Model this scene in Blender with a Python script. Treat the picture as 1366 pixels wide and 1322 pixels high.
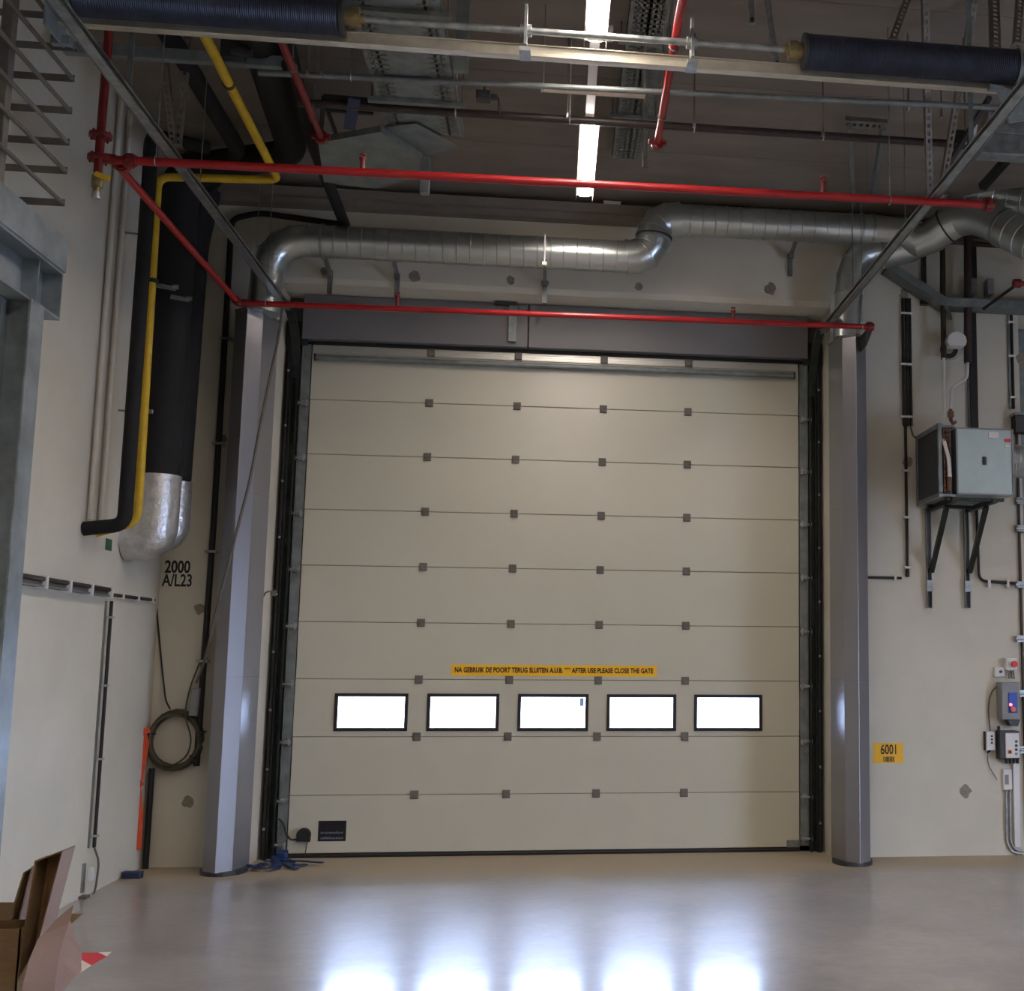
import bpy, math, random
from mathutils import Vector, Matrix
random.seed(7)
S = bpy.context.scene
for o in list(bpy.data.objects): bpy.data.objects.remove(o)
V = Vector
# ---------------------------------------------------------------- camera
FPX, PX, PY = 1590.36, 948.81, 677.04
CAM = V((-0.0234, -10.9384, 1.7127))
RX, RY, RZ = 0.1276, -0.0073, -0.131
MR = Matrix.Rotation(RZ, 3, 'Z') @ Matrix.Rotation(RX, 3, 'X') @ Matrix.Rotation(RY, 3, 'Y')
cd = bpy.data.cameras.new('camera'); cam = bpy.data.objects.new('camera', cd)
S.collection.objects.link(cam)
cd.sensor_fit = 'HORIZONTAL'; cd.sensor_width = 36; cd.lens = FPX / 1366 * 36
cd.shift_x = (683 - PX) / 1366; cd.shift_y = (PY - 661) / 1366
cd.clip_start = 0.05; cd.clip_end = 400
m3 = Matrix((MR.col[0], MR.col[2], -MR.col[1])).transposed()
cam.matrix_world = Matrix.Translation(CAM) @ m3.to_4x4()
S.camera = cam
# ---------------------------------------------------------------- world, exposure
W = bpy.data.worlds.new('overcast'); S.world = W; W.use_nodes = True
bg = W.node_tree.nodes['Background']
bg.inputs[0].default_value = (0.58, 0.70, 1.0, 1); bg.inputs[1].default_value = 21.0
S.view_settings.view_transform = 'Standard'; S.view_settings.look = 'None'
S.view_settings.exposure = 0.68; S.view_settings.gamma = 1; S.view_settings.use_curve_mapping = False
LED_POWER = 40.0
LED_COLOR = (1.0, 0.88, 0.80)

def at(px, py, **k):
    d = MR @ V(((px - PX) / FPX, 1, -(py - PY) / FPX))
    a, v = list(k.items())[0]; i = 'XYZ'.index(a)
    return CAM + d * ((v - CAM[i]) / d[i])

# ---------------------------------------------------------------- materials
def srgb(r, g, b):
    f = lambda c: (c/255/12.92) if c/255 <= .04045 else ((c/255+.055)/1.055)**2.4
    return (f(r), f(g), f(b), 1)
def mat(name, col, rough=.6, metal=0, var=.0, scale=8, bump=0, bscale=60, spec=.5, col2=None, rvar=0, stretch=None, coat=0):
    m = bpy.data.materials.new(name); m.use_nodes = True
    n = m.node_tree.nodes; l = m.node_tree.links; p = n['Principled BSDF']
    c = srgb(*col); p.inputs['Base Color'].default_value = c
    p.inputs['Roughness'].default_value = rough; p.inputs['Metallic'].default_value = metal
    p.inputs['Specular IOR Level'].default_value = spec; p.inputs['Coat Weight'].default_value = coat
    if var or bump or rvar:
        tc = n.new('ShaderNodeTexCoord'); src = tc.outputs['Object']
        if stretch:
            mp = n.new('ShaderNodeMapping'); mp.inputs['Scale'].default_value = stretch
            l.new(src, mp.inputs[0]); src = mp.outputs[0]
        nz = n.new('ShaderNodeTexNoise'); nz.inputs['Scale'].default_value = scale; nz.inputs['Detail'].default_value = 6
        nz.inputs['Roughness'].default_value = .6
        l.new(src, nz.inputs['Vector'])
    if var:
        r = n.new('ShaderNodeValToRGB')
        d = srgb(*col2) if col2 else tuple(max(0, x*(1-var)) for x in c[:3]) + (1,)
        u = tuple(min(1, x*(1+var*.5)) for x in c[:3]) + (1,) if not col2 else c
        r.color_ramp.elements[0].position = .35; r.color_ramp.elements[1].position = .65
        r.color_ramp.elements[0].color = d; r.color_ramp.elements[1].color = u
        l.new(nz.outputs['Fac'], r.inputs[0]); l.new(r.outputs[0], p.inputs['Base Color'])
    if rvar:
        mr = n.new('ShaderNodeMapRange'); mr.inputs['From Min'].default_value = .3; mr.inputs['From Max'].default_value = .7
        mr.inputs['To Min'].default_value = max(.03, rough-rvar); mr.inputs['To Max'].default_value = rough+rvar
        l.new(nz.outputs['Fac'], mr.inputs[0]); l.new(mr.outputs[0], p.inputs['Roughness'])
    if bump:
        nb = n.new('ShaderNodeTexNoise'); nb.inputs['Scale'].default_value = bscale; nb.inputs['Detail'].default_value = 5
        b = n.new('ShaderNodeBump'); b.inputs['Strength'].default_value = bump; b.inputs['Distance'].default_value = .01
        l.new(src, nb.inputs['Vector']); l.new(nb.outputs['Fac'], b.inputs['Height']); l.new(b.outputs[0], p.inputs['Normal'])
    return m
def emat(name, col, s):
    m = bpy.data.materials.new(name); m.use_nodes = True; p = m.node_tree.nodes['Principled BSDF']
    p.inputs['Base Color'].default_value = (.8, .8, .8, 1)
    p.inputs['Emission Color'].default_value = (*col, 1); p.inputs['Emission Strength'].default_value = s
    return m
M = dict(
 wall=mat('wall_paint', (203,197,180), .75, var=.07, scale=1.3, bump=.08, bscale=90),
 ceil=mat('ceiling_concrete', (126,117,106), .85, var=.12, scale=1.6, bump=.15, bscale=40, stretch=(1,3,1)),
 clad=mat('cladding', (106,104,104), .6, var=.05, scale=3),
 panel=mat('door_panel', (191,187,168), .27, var=.02, scale=2, bump=.02, bscale=160, spec=.8),
 dark=mat('dark_rubber', (24,23,22), .6, var=.2, scale=20),
 track=mat('dark_track', (52,58,54), .4, metal=.6, var=.35, scale=12, rvar=.1),
 galv=mat('galvanised', (165,170,170), .38, metal=.85, var=.3, scale=14, rvar=.1),
 galvd=mat('galvanised_dull', (128,134,132), .55, metal=.55, var=.28, scale=9, rvar=.12),
 rail=mat('rail_steel', (116,110,100), .55, metal=.3, var=.25, scale=9),
 alu=mat('aluminium', (205,204,196), .38, metal=.75, var=.05, scale=3),
 beam=mat('galvanised_beam', (138,146,148), .5, metal=.5, var=.3, scale=7, rvar=.12),
 duct=mat('spiral_duct', (190,196,194), .3, metal=.9, var=.05, scale=3),
 lilac=mat('column_steel', (148,147,150), .31, metal=.6, var=.04, scale=2),
 hinge=mat('hinge_plastic', (104,98,90), .6, var=.15, scale=60),
 red=mat('red_paint', (152,22,26), .35, var=.12, scale=10),
 redd=mat('dark_red_paint', (120,26,24), .45, var=.25, scale=20),
 yellow=mat('yellow_paint', (200,164,30), .45, var=.15, scale=10),
 black=mat('black_foam', (13,13,14), .8, var=.25, scale=25, bump=.2, bscale=40),
 brown=mat('brown_pipe', (52,41,36), .5, var=.25, scale=15),
 foil=mat('foil', (215,215,215), .34, metal=.8, var=.18, scale=14, bump=1.0, bscale=22),
 cream=mat('cream_pipe', (196,190,172), .55, var=.05, scale=5),
 white=mat('white_plastic', (215,213,208), .45, var=.04, scale=8),
 steelw=mat('pale_steel', (206,200,182), .4, metal=.75, var=.12, scale=9),
 spring=mat('spring_blue', (52,57,74), .42, metal=.3, var=.35, scale=9),
 brass=mat('brass', (150,135,95), .4, metal=.7, var=.3, scale=30),
 orange=mat('orange_strap', (206,78,40), .6, var=.12, scale=14),
 blue=mat('blue_strap', (18,46,96), .55, var=.35, scale=25),
 dblue=mat('dark_blue_plastic', (30,40,74), .5, var=.2, scale=20),
 cable=mat('green_brown_cable', (74,70,54), .55, var=.2, scale=20),
 wire=mat('grey_cable', (96,90,82), .5, var=.15, scale=20),
 card=mat('cardboard', (108,84,52), .85, var=.12, scale=9, stretch=(1,1,6), bump=.1),
 cardl=mat('cardboard_printed', (134,112,102), .8, var=.06, scale=7),
 cardd=mat('cardboard_inside', (132,98,62), .9, var=.15, scale=9),
 unit=mat('heater_sheet', (176,192,192), .35, metal=.35, var=.06, scale=6, rvar=.06),
 fin=mat('coil_fins', (86,90,92), .5, metal=.5, var=.2, scale=60),
 copper=mat('tarnished_copper', (120,88,70), .45, metal=.4, var=.3, scale=40),
 plaster=mat('grey_plaster', (140,132,118), .9, var=.2, scale=40, bump=.3),
 sign=mat('sign_yellow', (240,184,28), .5, var=.03, scale=6),
 ink=mat('black_print', (22,20,18), .6, var=.1, scale=40),
 greyp=mat('grey_plastic', (132,134,134), .5, var=.05, scale=9),
 dgrey=mat('dark_grey_plastic', (48,50,52), .5, var=.12, scale=15),
 sblue=mat('socket_blue', (30,70,170), .4, var=.1, scale=9),
 sorange=mat('button_orange', (224,110,40), .4, var=.08, scale=9),
 green=mat('green_tag', (44,92,58), .6, var=.1, scale=20),
 tred=mat('tape_red', (214,44,58), .5, var=.05, scale=9),
 twhite=mat('tape_white', (235,226,214), .5, var=.05, scale=9),
 ground=mat('outside_paving', (178,180,182), .85, var=.15, scale=2, bump=.2),
 sticker=mat('sticker_navy', (16,16,26), .35, var=.1, scale=9),
 greyt=mat('sticker_print', (104,106,122), .5, var=.1, scale=60),
 led=emat('led_diffuser', LED_COLOR, LED_POWER*2.0), led2=emat('led_diffuser_hall', LED_COLOR, LED_POWER),
 redl=emat('red_lamp', (1.0, .08, .1), 3.0),
)
def glass():
    m = bpy.data.materials.new('window_glass'); m.use_nodes = True
    n = m.node_tree.nodes; l = m.node_tree.links; out = n['Material Output']
    t = n.new('ShaderNodeBsdfTransparent'); t.inputs[0].default_value = (.93, .96, 1, 1)
    g = n.new('ShaderNodeBsdfGlossy'); g.inputs['Roughness'].default_value = .03
    f = n.new('ShaderNodeFresnel'); f.inputs[0].default_value = 1.45
    x = n.new('ShaderNodeMixShader'); l.new(f.outputs[0], x.inputs[0]); l.new(t.outputs[0], x.inputs[1]); l.new(g.outputs[0], x.inputs[2])
    l.new(x.outputs[0], out.inputs[0]); return m
M['glass'] = glass()
def floor_mat():
    m = bpy.data.materials.new('polished_concrete'); m.use_nodes = True
    n = m.node_tree.nodes; l = m.node_tree.links; p = n['Principled BSDF']
    tc = n.new('ShaderNodeTexCoord'); sp = n.new('ShaderNodeSeparateXYZ'); l.new(tc.outputs['Object'], sp.inputs[0])
    n1 = n.new('ShaderNodeTexNoise'); n1.inputs['Scale'].default_value = .7; n1.inputs['Detail'].default_value = 5; n1.inputs['Roughness'].default_value = .5
    n2 = n.new('ShaderNodeTexNoise'); n2.inputs['Scale'].default_value = 14; n2.inputs['Detail'].default_value = 7
    l.new(tc.outputs['Object'], n1.inputs[0]); l.new(tc.outputs['Object'], n2.inputs[0])
    r = n.new('ShaderNodeValToRGB'); r.color_ramp.elements[0].position = .25; r.color_ramp.elements[1].position = .75
    r.color_ramp.elements[0].color = srgb(162,158,156); r.color_ramp.elements[1].color = srgb(206,201,195)
    l.new(n1.outputs['Fac'], r.inputs[0])
    n3 = n.new('ShaderNodeTexNoise'); n3.inputs['Scale'].default_value = 3.2; n3.inputs['Detail'].default_value = 8; n3.inputs['Roughness'].default_value = .65; l.new(tc.outputs['Object'], n3.inputs[0])
    r3 = n.new('ShaderNodeMapRange'); r3.inputs['From Min'].default_value = .3; r3.inputs['From Max'].default_value = .7; r3.inputs['To Min'].default_value = .58; r3.inputs['To Max'].default_value = 1.0; l.new(n3.outputs['Fac'], r3.inputs[0])
    mx0 = n.new('ShaderNodeMix'); mx0.data_type = 'RGBA'; mx0.blend_type = 'MULTIPLY'; mx0.inputs[0].default_value = 1.0
    l.new(r.outputs[0], mx0.inputs[6]); l.new(r3.outputs[0], mx0.inputs[7])
    mx = n.new('ShaderNodeMix'); mx.data_type = 'RGBA'; mx.blend_type = 'MULTIPLY'; mx.inputs[0].default_value = .3
    l.new(mx0.outputs[2], mx.inputs[6]); l.new(n2.outputs['Fac'], mx.inputs[7])
    # dusty unswept strip along the door and the walls
    ad = n.new('ShaderNodeMath'); ad.operation = 'MULTIPLY_ADD'; ad.inputs[1].default_value = .35; l.new(n1.outputs['Fac'], ad.inputs[0]); l.new(sp.outputs['Y'], ad.inputs[2])
    mr = n.new('ShaderNodeMapRange'); mr.interpolation_type = 'SMOOTHSTEP'
    mr.inputs['From Min'].default_value = -1.15; mr.inputs['From Max'].default_value = -.55; l.new(ad.outputs[0], mr.inputs[0])
    dm = n.new('ShaderNodeMix'); dm.data_type = 'RGBA'; l.new(mr.outputs[0], dm.inputs[0]); l.new(mx.outputs[2], dm.inputs[6]); dm.inputs[7].default_value = srgb(164,150,126)
    l.new(dm.outputs[2], p.inputs['Base Color'])
    r1 = n.new('ShaderNodeMapRange'); r1.inputs['From Min'].default_value = .3; r1.inputs['From Max'].default_value = .7
    r1.inputs['To Min'].default_value = .30; r1.inputs['To Max'].default_value = .38; l.new(n1.outputs['Fac'], r1.inputs[0])
    r2 = n.new('ShaderNodeMix'); r2.data_type = 'FLOAT'; l.new(mr.outputs[0], r2.inputs[0]); l.new(r1.outputs[0], r2.inputs[2]); r2.inputs[3].default_value = .62
    l.new(r2.outputs[0], p.inputs['Roughness'])
    cw = n.new('ShaderNodeMapRange'); cw.inputs['To Min'].default_value = 1.0; cw.inputs['To Max'].default_value = 0; l.new(mr.outputs[0], cw.inputs[0])
    c3 = n.new('ShaderNodeMapRange'); c3.inputs['From Min'].default_value = .35; c3.inputs['From Max'].default_value = .65; c3.inputs['To Min'].default_value = .32; c3.inputs['To Max'].default_value = .62; l.new(n3.outputs['Fac'], c3.inputs[0])
    cm = n.new('ShaderNodeMath'); cm.operation = 'MULTIPLY'; l.new(cw.outputs[0], cm.inputs[0]); l.new(c3.outputs[0], cm.inputs[1]); l.new(cm.outputs[0], p.inputs['Coat Weight'])
    p.inputs['Specular IOR Level'].default_value = 1.0; p.inputs['Coat Weight'].default_value = .55; p.inputs['Coat Roughness'].default_value = .15
    b = n.new('ShaderNodeBump'); b.inputs['Strength'].default_value = .04; b.inputs['Distance'].default_value = .01
    l.new(n2.outputs['Fac'], b.inputs['Height']); l.new(b.outputs[0], p.inputs['Normal'])
    return m
M['floor'] = floor_mat()

# ---------------------------------------------------------------- mesh builder
def frame(d, up=None):
    d = d.normalized()
    u = V(up) if up else (V((0,0,1)) if abs(d.z) < .95 else V((0,1,0)))
    s = d.cross(u).normalized(); return d, s, s.cross(d).normalized()
def fillet(pts, r, n=5):
    pts = [V(p) for p in pts]; out = [pts[0]]
    for i in range(1, len(pts)-1):
        a, b, c = pts[i-1], pts[i], pts[i+1]
        rr = min(r, (a-b).length*.49, (c-b).length*.49)
        p, q = b+(a-b).normalized()*rr, b+(c-b).normalized()*rr
        for k in range(n+1):
            t = k/n; out.append(p*(1-t)**2 + b*2*t*(1-t) + q*t*t)
    out.append(pts[-1]); return out
class MB:
    def __init__(s): s.v = []; s.f = []
    def add(s, vs, fs):
        o = len(s.v); s.v += [V(x) for x in vs]; s.f += [tuple(i+o for i in f) for f in fs]; return s
    def obox(s, c, ax, d):
        a, b, e = [V(x)*(h/2) for x, h in zip(ax, d)]; c = V(c)
        vs = [c+a*i+b*j+e*k for i in (-1,1) for j in (-1,1) for k in (-1,1)]
        return s.add(vs, [(0,1,3,2),(4,6,7,5),(0,4,5,1),(2,3,7,6),(0,2,6,4),(1,5,7,3)])
    def box(s, x0, x1, y0, y1, z0, z1):
        return s.obox(((x0+x1)/2,(y0+y1)/2,(z0+z1)/2), ((1,0,0),(0,1,0),(0,0,1)), (abs(x1-x0),abs(y1-y0),abs(z1-z0)))
    def bbox(s, x0, x1, y0, y1, z0, z1, b=.004):     # box with bevelled front (-y) edge and corners
        vs = [(x0,y1,z0),(x1,y1,z0),(x1,y1,z1),(x0,y1,z1),(x0,y0+b,z0),(x1,y0+b,z0),(x1,y0+b,z1),(x0,y0+b,z1),
              (x0+b,y0,z0+b),(x1-b,y0,z0+b),(x1-b,y0,z1-b),(x0+b,y0,z1-b)]
        return s.add(vs, [(0,1,2,3),(0,4,5,1),(1,5,6,2),(2,6,7,3),(3,7,4,0),(4,8,9,5),(5,9,10,6),(6,10,11,7),(7,11,8,4),(8,11,10,9)])
    def bar(s, p, q, w, h, up=None):
        p, q = V(p), V(q); d, a, b = frame(q-p, up)
        return s.obox((p+q)/2, (d,a,b), ((q-p).length, w, h))
    def tube(s, pts, r, seg=10, cap=True, squash=None):
        pts = [V(p) for p in pts]; n = len(pts); rs = r if isinstance(r, (list,tuple)) else [r]*n
        t0 = (pts[1]-pts[0]).normalized(); _, a, b = frame(t0); vs = []; fs = []
        for i, p in enumerate(pts):
            t = ((pts[i]-pts[i-1]).normalized() if i else t0) + ((pts[i+1]-pts[i]).normalized() if i < n-1 else V((0,0,0)))
            if t.length < 1e-6: t = t0
            t.normalize(); a = (a - t*a.dot(t)).normalized(); b = t.cross(a)
            k = 1.0
            for j in range(seg):
                th = 2*math.pi*j/seg; vs.append(p + a*math.cos(th)*rs[i] + b*math.sin(th)*rs[i]*(squash or 1))
        for i in range(n-1):
            for j in range(seg): fs.append((i*seg+j, i*seg+(j+1)%seg, (i+1)*seg+(j+1)%seg, (i+1)*seg+j))
        if cap: fs.append(tuple(range(seg))[::-1]); fs.append(tuple((n-1)*seg+j for j in range(seg)))
        return s.add(vs, fs)
    def prism(s, poly, vec):                             # polygon (3D points) extruded by vec
        poly = [V(p) for p in poly]; n = len(poly); vec = V(vec)
        vs = poly + [p+vec for p in poly]
        return s.add(vs, [tuple(range(n))[::-1], tuple(range(n, 2*n))] + [(i,(i+1)%n,n+(i+1)%n,n+i) for i in range(n)])
    def torus(s, c, ax, R, r, seg=20, n=8):
        d, a, b = frame(V(ax)); c = V(c); vs = []; fs = []
        for i in range(seg):
            th = 2*math.pi*i/seg; u = a*math.cos(th)+b*math.sin(th)
            for j in range(n):
                ph = 2*math.pi*j/n; vs.append(c+u*(R+r*math.cos(ph))+d*r*math.sin(ph))
        for i in range(seg):
            for j in range(n): fs.append((i*n+j, i*n+(j+1)%n, ((i+1)%seg)*n+(j+1)%n, ((i+1)%seg)*n+j))
        return s.add(vs, fs)
    def build(s, name, m, parent=None, smooth=0, bevel=0):
        off = V((0,0,0)); p = parent
        while p is not None: off = off + p.location; p = p.parent
        me = bpy.data.meshes.new(name); me.from_pydata([tuple(v-off) for v in s.v], [], s.f)
        me.validate(); me.update()
        me.materials.append(M[m] if isinstance(m, str) else m)
        import bmesh
        bm = bmesh.new(); bm.from_mesh(me); bmesh.ops.recalc_face_normals(bm, faces=bm.faces); bm.to_mesh(me); bm.free()
        if smooth:
            for f in me.polygons: f.use_smooth = True
            me.set_sharp_from_angle(angle=math.radians(smooth))
        o = bpy.data.objects.new(name, me); S.collection.objects.link(o)
        if parent: o.parent = parent
        if bevel:
            b = o.modifiers.new('bevel', 'BEVEL'); b.width = bevel; b.segments = 2; b.limit_method = 'ANGLE'
        return o
def tag(o, label=None, cat=None, group=None, kind=None):
    if label: o['label'] = label
    if cat: o['category'] = cat
    if group: o['group'] = group
    if kind: o['kind'] = kind
    return o
def thing(name, loc, label, cat, group=None):
    o = bpy.data.objects.new(name, None); S.collection.objects.link(o); o.location = V(loc); o.empty_display_size = .1
    return tag(o, label, cat, group)
def struct(name, mb, m, smooth=0): return tag(mb.build(name, m, None, smooth), kind='structure')
def dup(o, off, parent=None):
    c = o.copy(); S.collection.objects.link(c); c.parent = parent; c.location = o.location + V(off); return c
def dup_tree(root, off, label=None, group=None):
    r = root.copy(); S.collection.objects.link(r); r.location = root.location + V(off)
    if label: r['label'] = label
    if group: r['group'] = group
    for ch in root.children:
        c = ch.copy(); S.collection.objects.link(c); c.parent = r
        for g in ch.children:
            d = g.copy(); S.collection.objects.link(d); d.parent = c
    return r
def text(body, size, c, m, parent, name='lettering', sx=1.0, bold=0.0, space=1.0, normal='-y', width=None, off=.0015):
    cu = bpy.data.curves.new('t', 'FONT'); cu.body = body; cu.size = size; cu.align_x = 'CENTER'; cu.align_y = 'CENTER'
    cu.offset = bold; cu.space_character = space; cu.resolution_u = 3; cu.extrude = .0006
    o = bpy.data.objects.new('t', cu); S.collection.objects.link(o)
    me = bpy.data.meshes.new_from_object(o); bpy.data.objects.remove(o)
    xs = [v.co.x for v in me.vertices]; w = max(xs)-min(xs); mx = (max(xs)+min(xs))/2
    if width: sx = width/w
    p0 = V((0,0,0)); p = parent
    while p is not None: p0 += p.location; p = p.parent
    for v in me.vertices:
        v.co = V(((v.co.x-mx)*sx, -v.co.z-off, v.co.y)) + V(c) - p0
    me.materials.append(M[m]); t = bpy.data.objects.new(name, me); S.collection.objects.link(t)
    if parent: t.parent = parent
    return t

# ================================================================ SETTING
XL, YB, ZC = -3.31, -.38, 5.86
b = MB(); b.box(-3.9, 9.5, -24, .0, -.2, 0); struct('floor', b, 'floor')
b = MB(); b.box(-40, 60, .0, 120, -.24, -.02); b.box(9.8, 60, -60, 0, -.24, -.02); struct('ground', b, 'ground')
# back wall in front of the door leaf, with the two door openings
b = MB()
b.box(-3.9, -2.47, YB, .05, 0, ZC)
b.box(2.47, 4.30, YB, .05, 0, ZC)
b.box(8.9, 9.5, YB, .05, 0, ZC)
ch = .05
for x0, x1 in ((-2.47, 2.47), (4.30, 8.9)):
    b.prism([(x0, YB, ZC), (x0, YB, 4.99+ch), (x0, YB+.02, 4.99), (x0, -.14, 4.975), (x0, .05, 4.975), (x0, .05, ZC)], (x1-x0, 0, 0))
wb = struct('wall_back', b, 'wall')
b = MB(); b.box(-3.9, XL, -24, YB, 0, ZC); struct('wall_left', b, 'wall')
b = MB(); b.box(9.5, 9.8, -7.0, .05, 0, ZC); b.box(9.5, 9.8, -24, -10.0, 0, ZC); b.box(9.5, 9.8, -10.0, -7.0, 2.5, ZC)   # unseen gate opening, added to bring daylight onto the left wall
struct('wall_right', b, 'clad')
b = MB(); b.box(-3.9, 9.8, -24.3, -24, 0, ZC); struct('wall_front', b, 'clad')
# ceiling of concrete planks with open joints
ce = tag(MB().box(-3.9, 9.8, -24.3, .2, ZC+.06, ZC+.2).build('ceiling', 'ceil'), kind='structure')
y = YB-.02
first = None
while y > -24:
    if first is None:
        first = MB().box(-3.9, 9.8, y-1.194, y, ZC, ZC+.06).build('plank', 'ceil', ce)
        y_first = y
    else: dup(first, (0, y-y_first, 0), ce)
    y -= 1.2
b = MB(); b.box(XL, 9.5, -.56, YB-.001, 5.72, 5.80); b.box(XL, 9.5, -.50, YB-.001, 5.66, 5.72)
struct('trim_1', b, 'ceil')
# grey sandwich panels above the leaf
cl = tag(MB().box(-2.6, 2.6, .051, .1, 4.4, 5.3).build('trim_2', 'clad'), kind='structure')
MB().bbox(-2.32, -.315, -.11, .02, 4.56, 4.97).build('cladding_panel', 'clad', cl)
MB().bbox(-.305, 2.32, -.11, .02, 4.56, 4.97).build('cladding_panel', 'clad', cl)
# side frames behind the guide rails, with filler added to block daylight leaks
b = MB(); b.box(-2.62, -2.18, .042, .09, 0, 4.7); b.box(2.18, 2.62, .042, .09, 0, 4.7); b.box(-2.62,2.62,.042,.050,4.42,4.7); b.box(-2.62,2.62,.042,.09,-.01,.075)
struct('trim_3', b, 'dark')

# ================================================================ SECTIONAL DOOR
door = thing('door_1', (0, 0, 0), 'large cream sectional overhead door with a row of five small windows', 'door'); door['kind'] = 'structure'
SE = [4.0273-.5*k for k in range(8)]          # seams
edges = [4.53] + SE + [.035]
WC = [-1.588+.794*i for i in range(5)]
def rib_panel(z0, z1, holes=False):
    b = MB(); g = .0022
    if not holes: b.bbox(-2.245, 2.25, -.0, .04, z0+g, z1-g, .004)
    else:
        xs = [-2.245]
        for c in WC: xs += [c-.29, c+.29]
        xs += [2.25]
        b.bbox(-2.245, 2.25, 0, .04, z0+g, 1.095, .003); b.bbox(-2.245, 2.25, 0, .04, 1.385, z1-g, .003)
        for i in range(0, len(xs), 2): b.box(xs[i], xs[i+1], 0.0005, .04, 1.09, 1.39)
    return b
for i in range(9):
    z1, z0 = edges[i], edges[i+1]
    rib_panel(z0, z1, abs(z0-1.027) < .01 and z1 > 1.5).build('panel', 'panel', door)
sb = MB()
for z in SE: sb.box(-2.24, 2.245, .012, .035, z-.006, z+.006)
tag(sb.build('panel_joint', 'hinge', door), 'dark gaps between the cream panels')
fr = None
for c in WC:
    b = MB(); w, h, t = .315, .164, .030; zc = 1.24
    b.box(c-w, c+w, -.014, .012, zc+h-t, zc+h); b.box(c-w, c+w, -.014, .012, zc-h, zc-h+t)
    b.box(c-w, c-w+t, -.014, .012, zc-h+t, zc+h-t); b.box(c+w-t, c+w, -.014, .012, zc-h+t, zc+h-t)
    f = b.build('window_frame', 'dark', door, bevel=.003)
    MB().box(c-w+t, c+w-t, .004, .010, zc-h+t, zc+h-t).build('pane', 'glass', f)
MB().box(.235, .272, -.001, .003, 1.295, 1.37).build('masking_strip', mat('light_blue_film', (150,190,225), .4, var=.05), door)
# hinges
HX = [(j-1.5)*.7923 for j in range(4)]
h0 = None
for z in SE + [4.495]:
    for x in HX:
        if h0 is None:
            b = MB(); b.bbox(x-.034, x+.034, -.016, -.001, z-.036, z+.036, .005)
            b.box(x-.026, x+.026, -.021, -.015, z-.028, z-.012); b.box(x-.026, x+.026, -.021, -.015, z-.005, z+.008); b.box(x-.026, x+.026, -.021, -.015, z+.016, z+.028)
            h0 = b.build('hinge', 'hinge', door); hz = (x, z)
        else: dup(h0, (x-hz[0], -.018*(z > 4.4), z-hz[1]), door)
# galvanised end plates and roller carriers
for sx in (-1, 1):
    xa = -2.25 if sx < 0 else 2.255
    b = MB(); b.box(xa, xa+sx*.075, -.012, .0, .05, 4.53); b.box(xa+sx*.070, xa+sx*.075, -.04, -.012, .05, 4.53)
    b.build('end_plate', 'galvd', door)
    for z in SE + [.16]:
        b = MB(); b.box(xa, xa+sx*.06, -.05, -.012, z-.06, z-.025)
        b.box(xa+sx*.006, xa+sx*.02, -.066, -.012, z-.075, z-.012)
        b.tube([(xa-sx*.005,-.045,z-.045),(xa+sx*.10,-.045,z-.045)], .011, 8)
        b.tube([(xa+sx*.085,-.045,z-.045),(xa+sx*.105,-.045,z-.045)], .024, 12)
        b.build('roller_bracket', 'galv', door, 40)
# aluminium top rail, round stiffening bar and seals
b = MB(); b.bbox(-2.235, 2.24, -.012, -.001, 4.455, 4.53, .003)
for z in (4.466, 4.486, 4.508): b.box(-2.235, 2.24, -.017, -.011, z, z+.006)
b.build('top_rail', 'alu', door)
b = MB(); b.tube([(-2.2,-.045,4.405),(2.19,-.045,4.405)], .026, 16)
b.build('stiffening_bar', 'galvd', door, 40)
b = MB(); b.tube([(-2.215,-.045,4.405),(-2.2,-.045,4.405)], .032, 16); b.tube([(2.19,-.045,4.405),(2.205,-.045,4.405)], .032, 16)
b.build('bar_end_cap', 'dark', door, 40)
MB().box(-2.26, 2.26, -.03, .02, 4.53, 4.565).build('top_seal', 'dark', door)
b = MB(); b.box(-2.25, 2.25, -.01, .04, .0, .034); b.tube([(-2.25,.0,.016),(2.25,.0,.016)], .016, 10)
b.build('bottom_seal', 'dark', door, 40)
MB().bbox(2.13, 2.25, -.02, 0, .035, .10, .004).build('corner_bracket', 'galvd', door)
# cable switch and sticker on the bottom panel
p = at(405, 1114, Y=-.03)
sw = thing('round_cable_switch', (p.x, -.001, p.z-.05), 'round black switch box with curled cable at lower left of the door', 'switch')
b = MB(); b.prism([(p.x+.058*math.cos(a*math.pi/12), -.001, p.z+.058*math.sin(a*math.pi/12)) for a in range(-1, 14)] + [(p.x-.058,-.001,p.z-.05),(p.x+.055,-.001,p.z-.055)], (0,-.05,0))
b.build('housing', 'dark', sw, 30)
MB().tube(fillet([at(397,1119,Y=-.04), at(388,1121,Y=-.04), at(381,1112,Y=-.07), at(379,1100,Y=-.08), at(372,1092,Y=-.09)], .06, 6), .008, 8).build('cable', 'dark', sw, 60)
MB().tube([at(410,1124,Y=-.012), at(407,1140,Y=-.012)], .004, 6).build('pull_wire', 'wire', sw)
q0, q1 = at(425,1095,Y=-.003), at(461,1122,Y=-.003)
st = thing('dark_sticker', (q0.x, -.001, q1.z), 'dark navy rectangular sticker with faint print on the bottom panel', 'sticker')
MB().bbox(q0.x, q1.x, -.004, -.0005, q1.z, q0.z, .002).build('backing', 'sticker', st)
rr = random.Random(3)
for z, h in ((q1.z+.064, .018), (q1.z+.018, .02)):
    b = MB()
    x = q0.x+.022
    while x < q1.x-.03:
        w = rr.uniform(.007, .016); b.box(x, x+w, -.0052, -.0042, z, z+h*rr.uniform(.6, 1)); x += w+.004
    tag(b.build('printed_line', 'greyt', st), 'line of small grey print too blurred to read')
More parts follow.
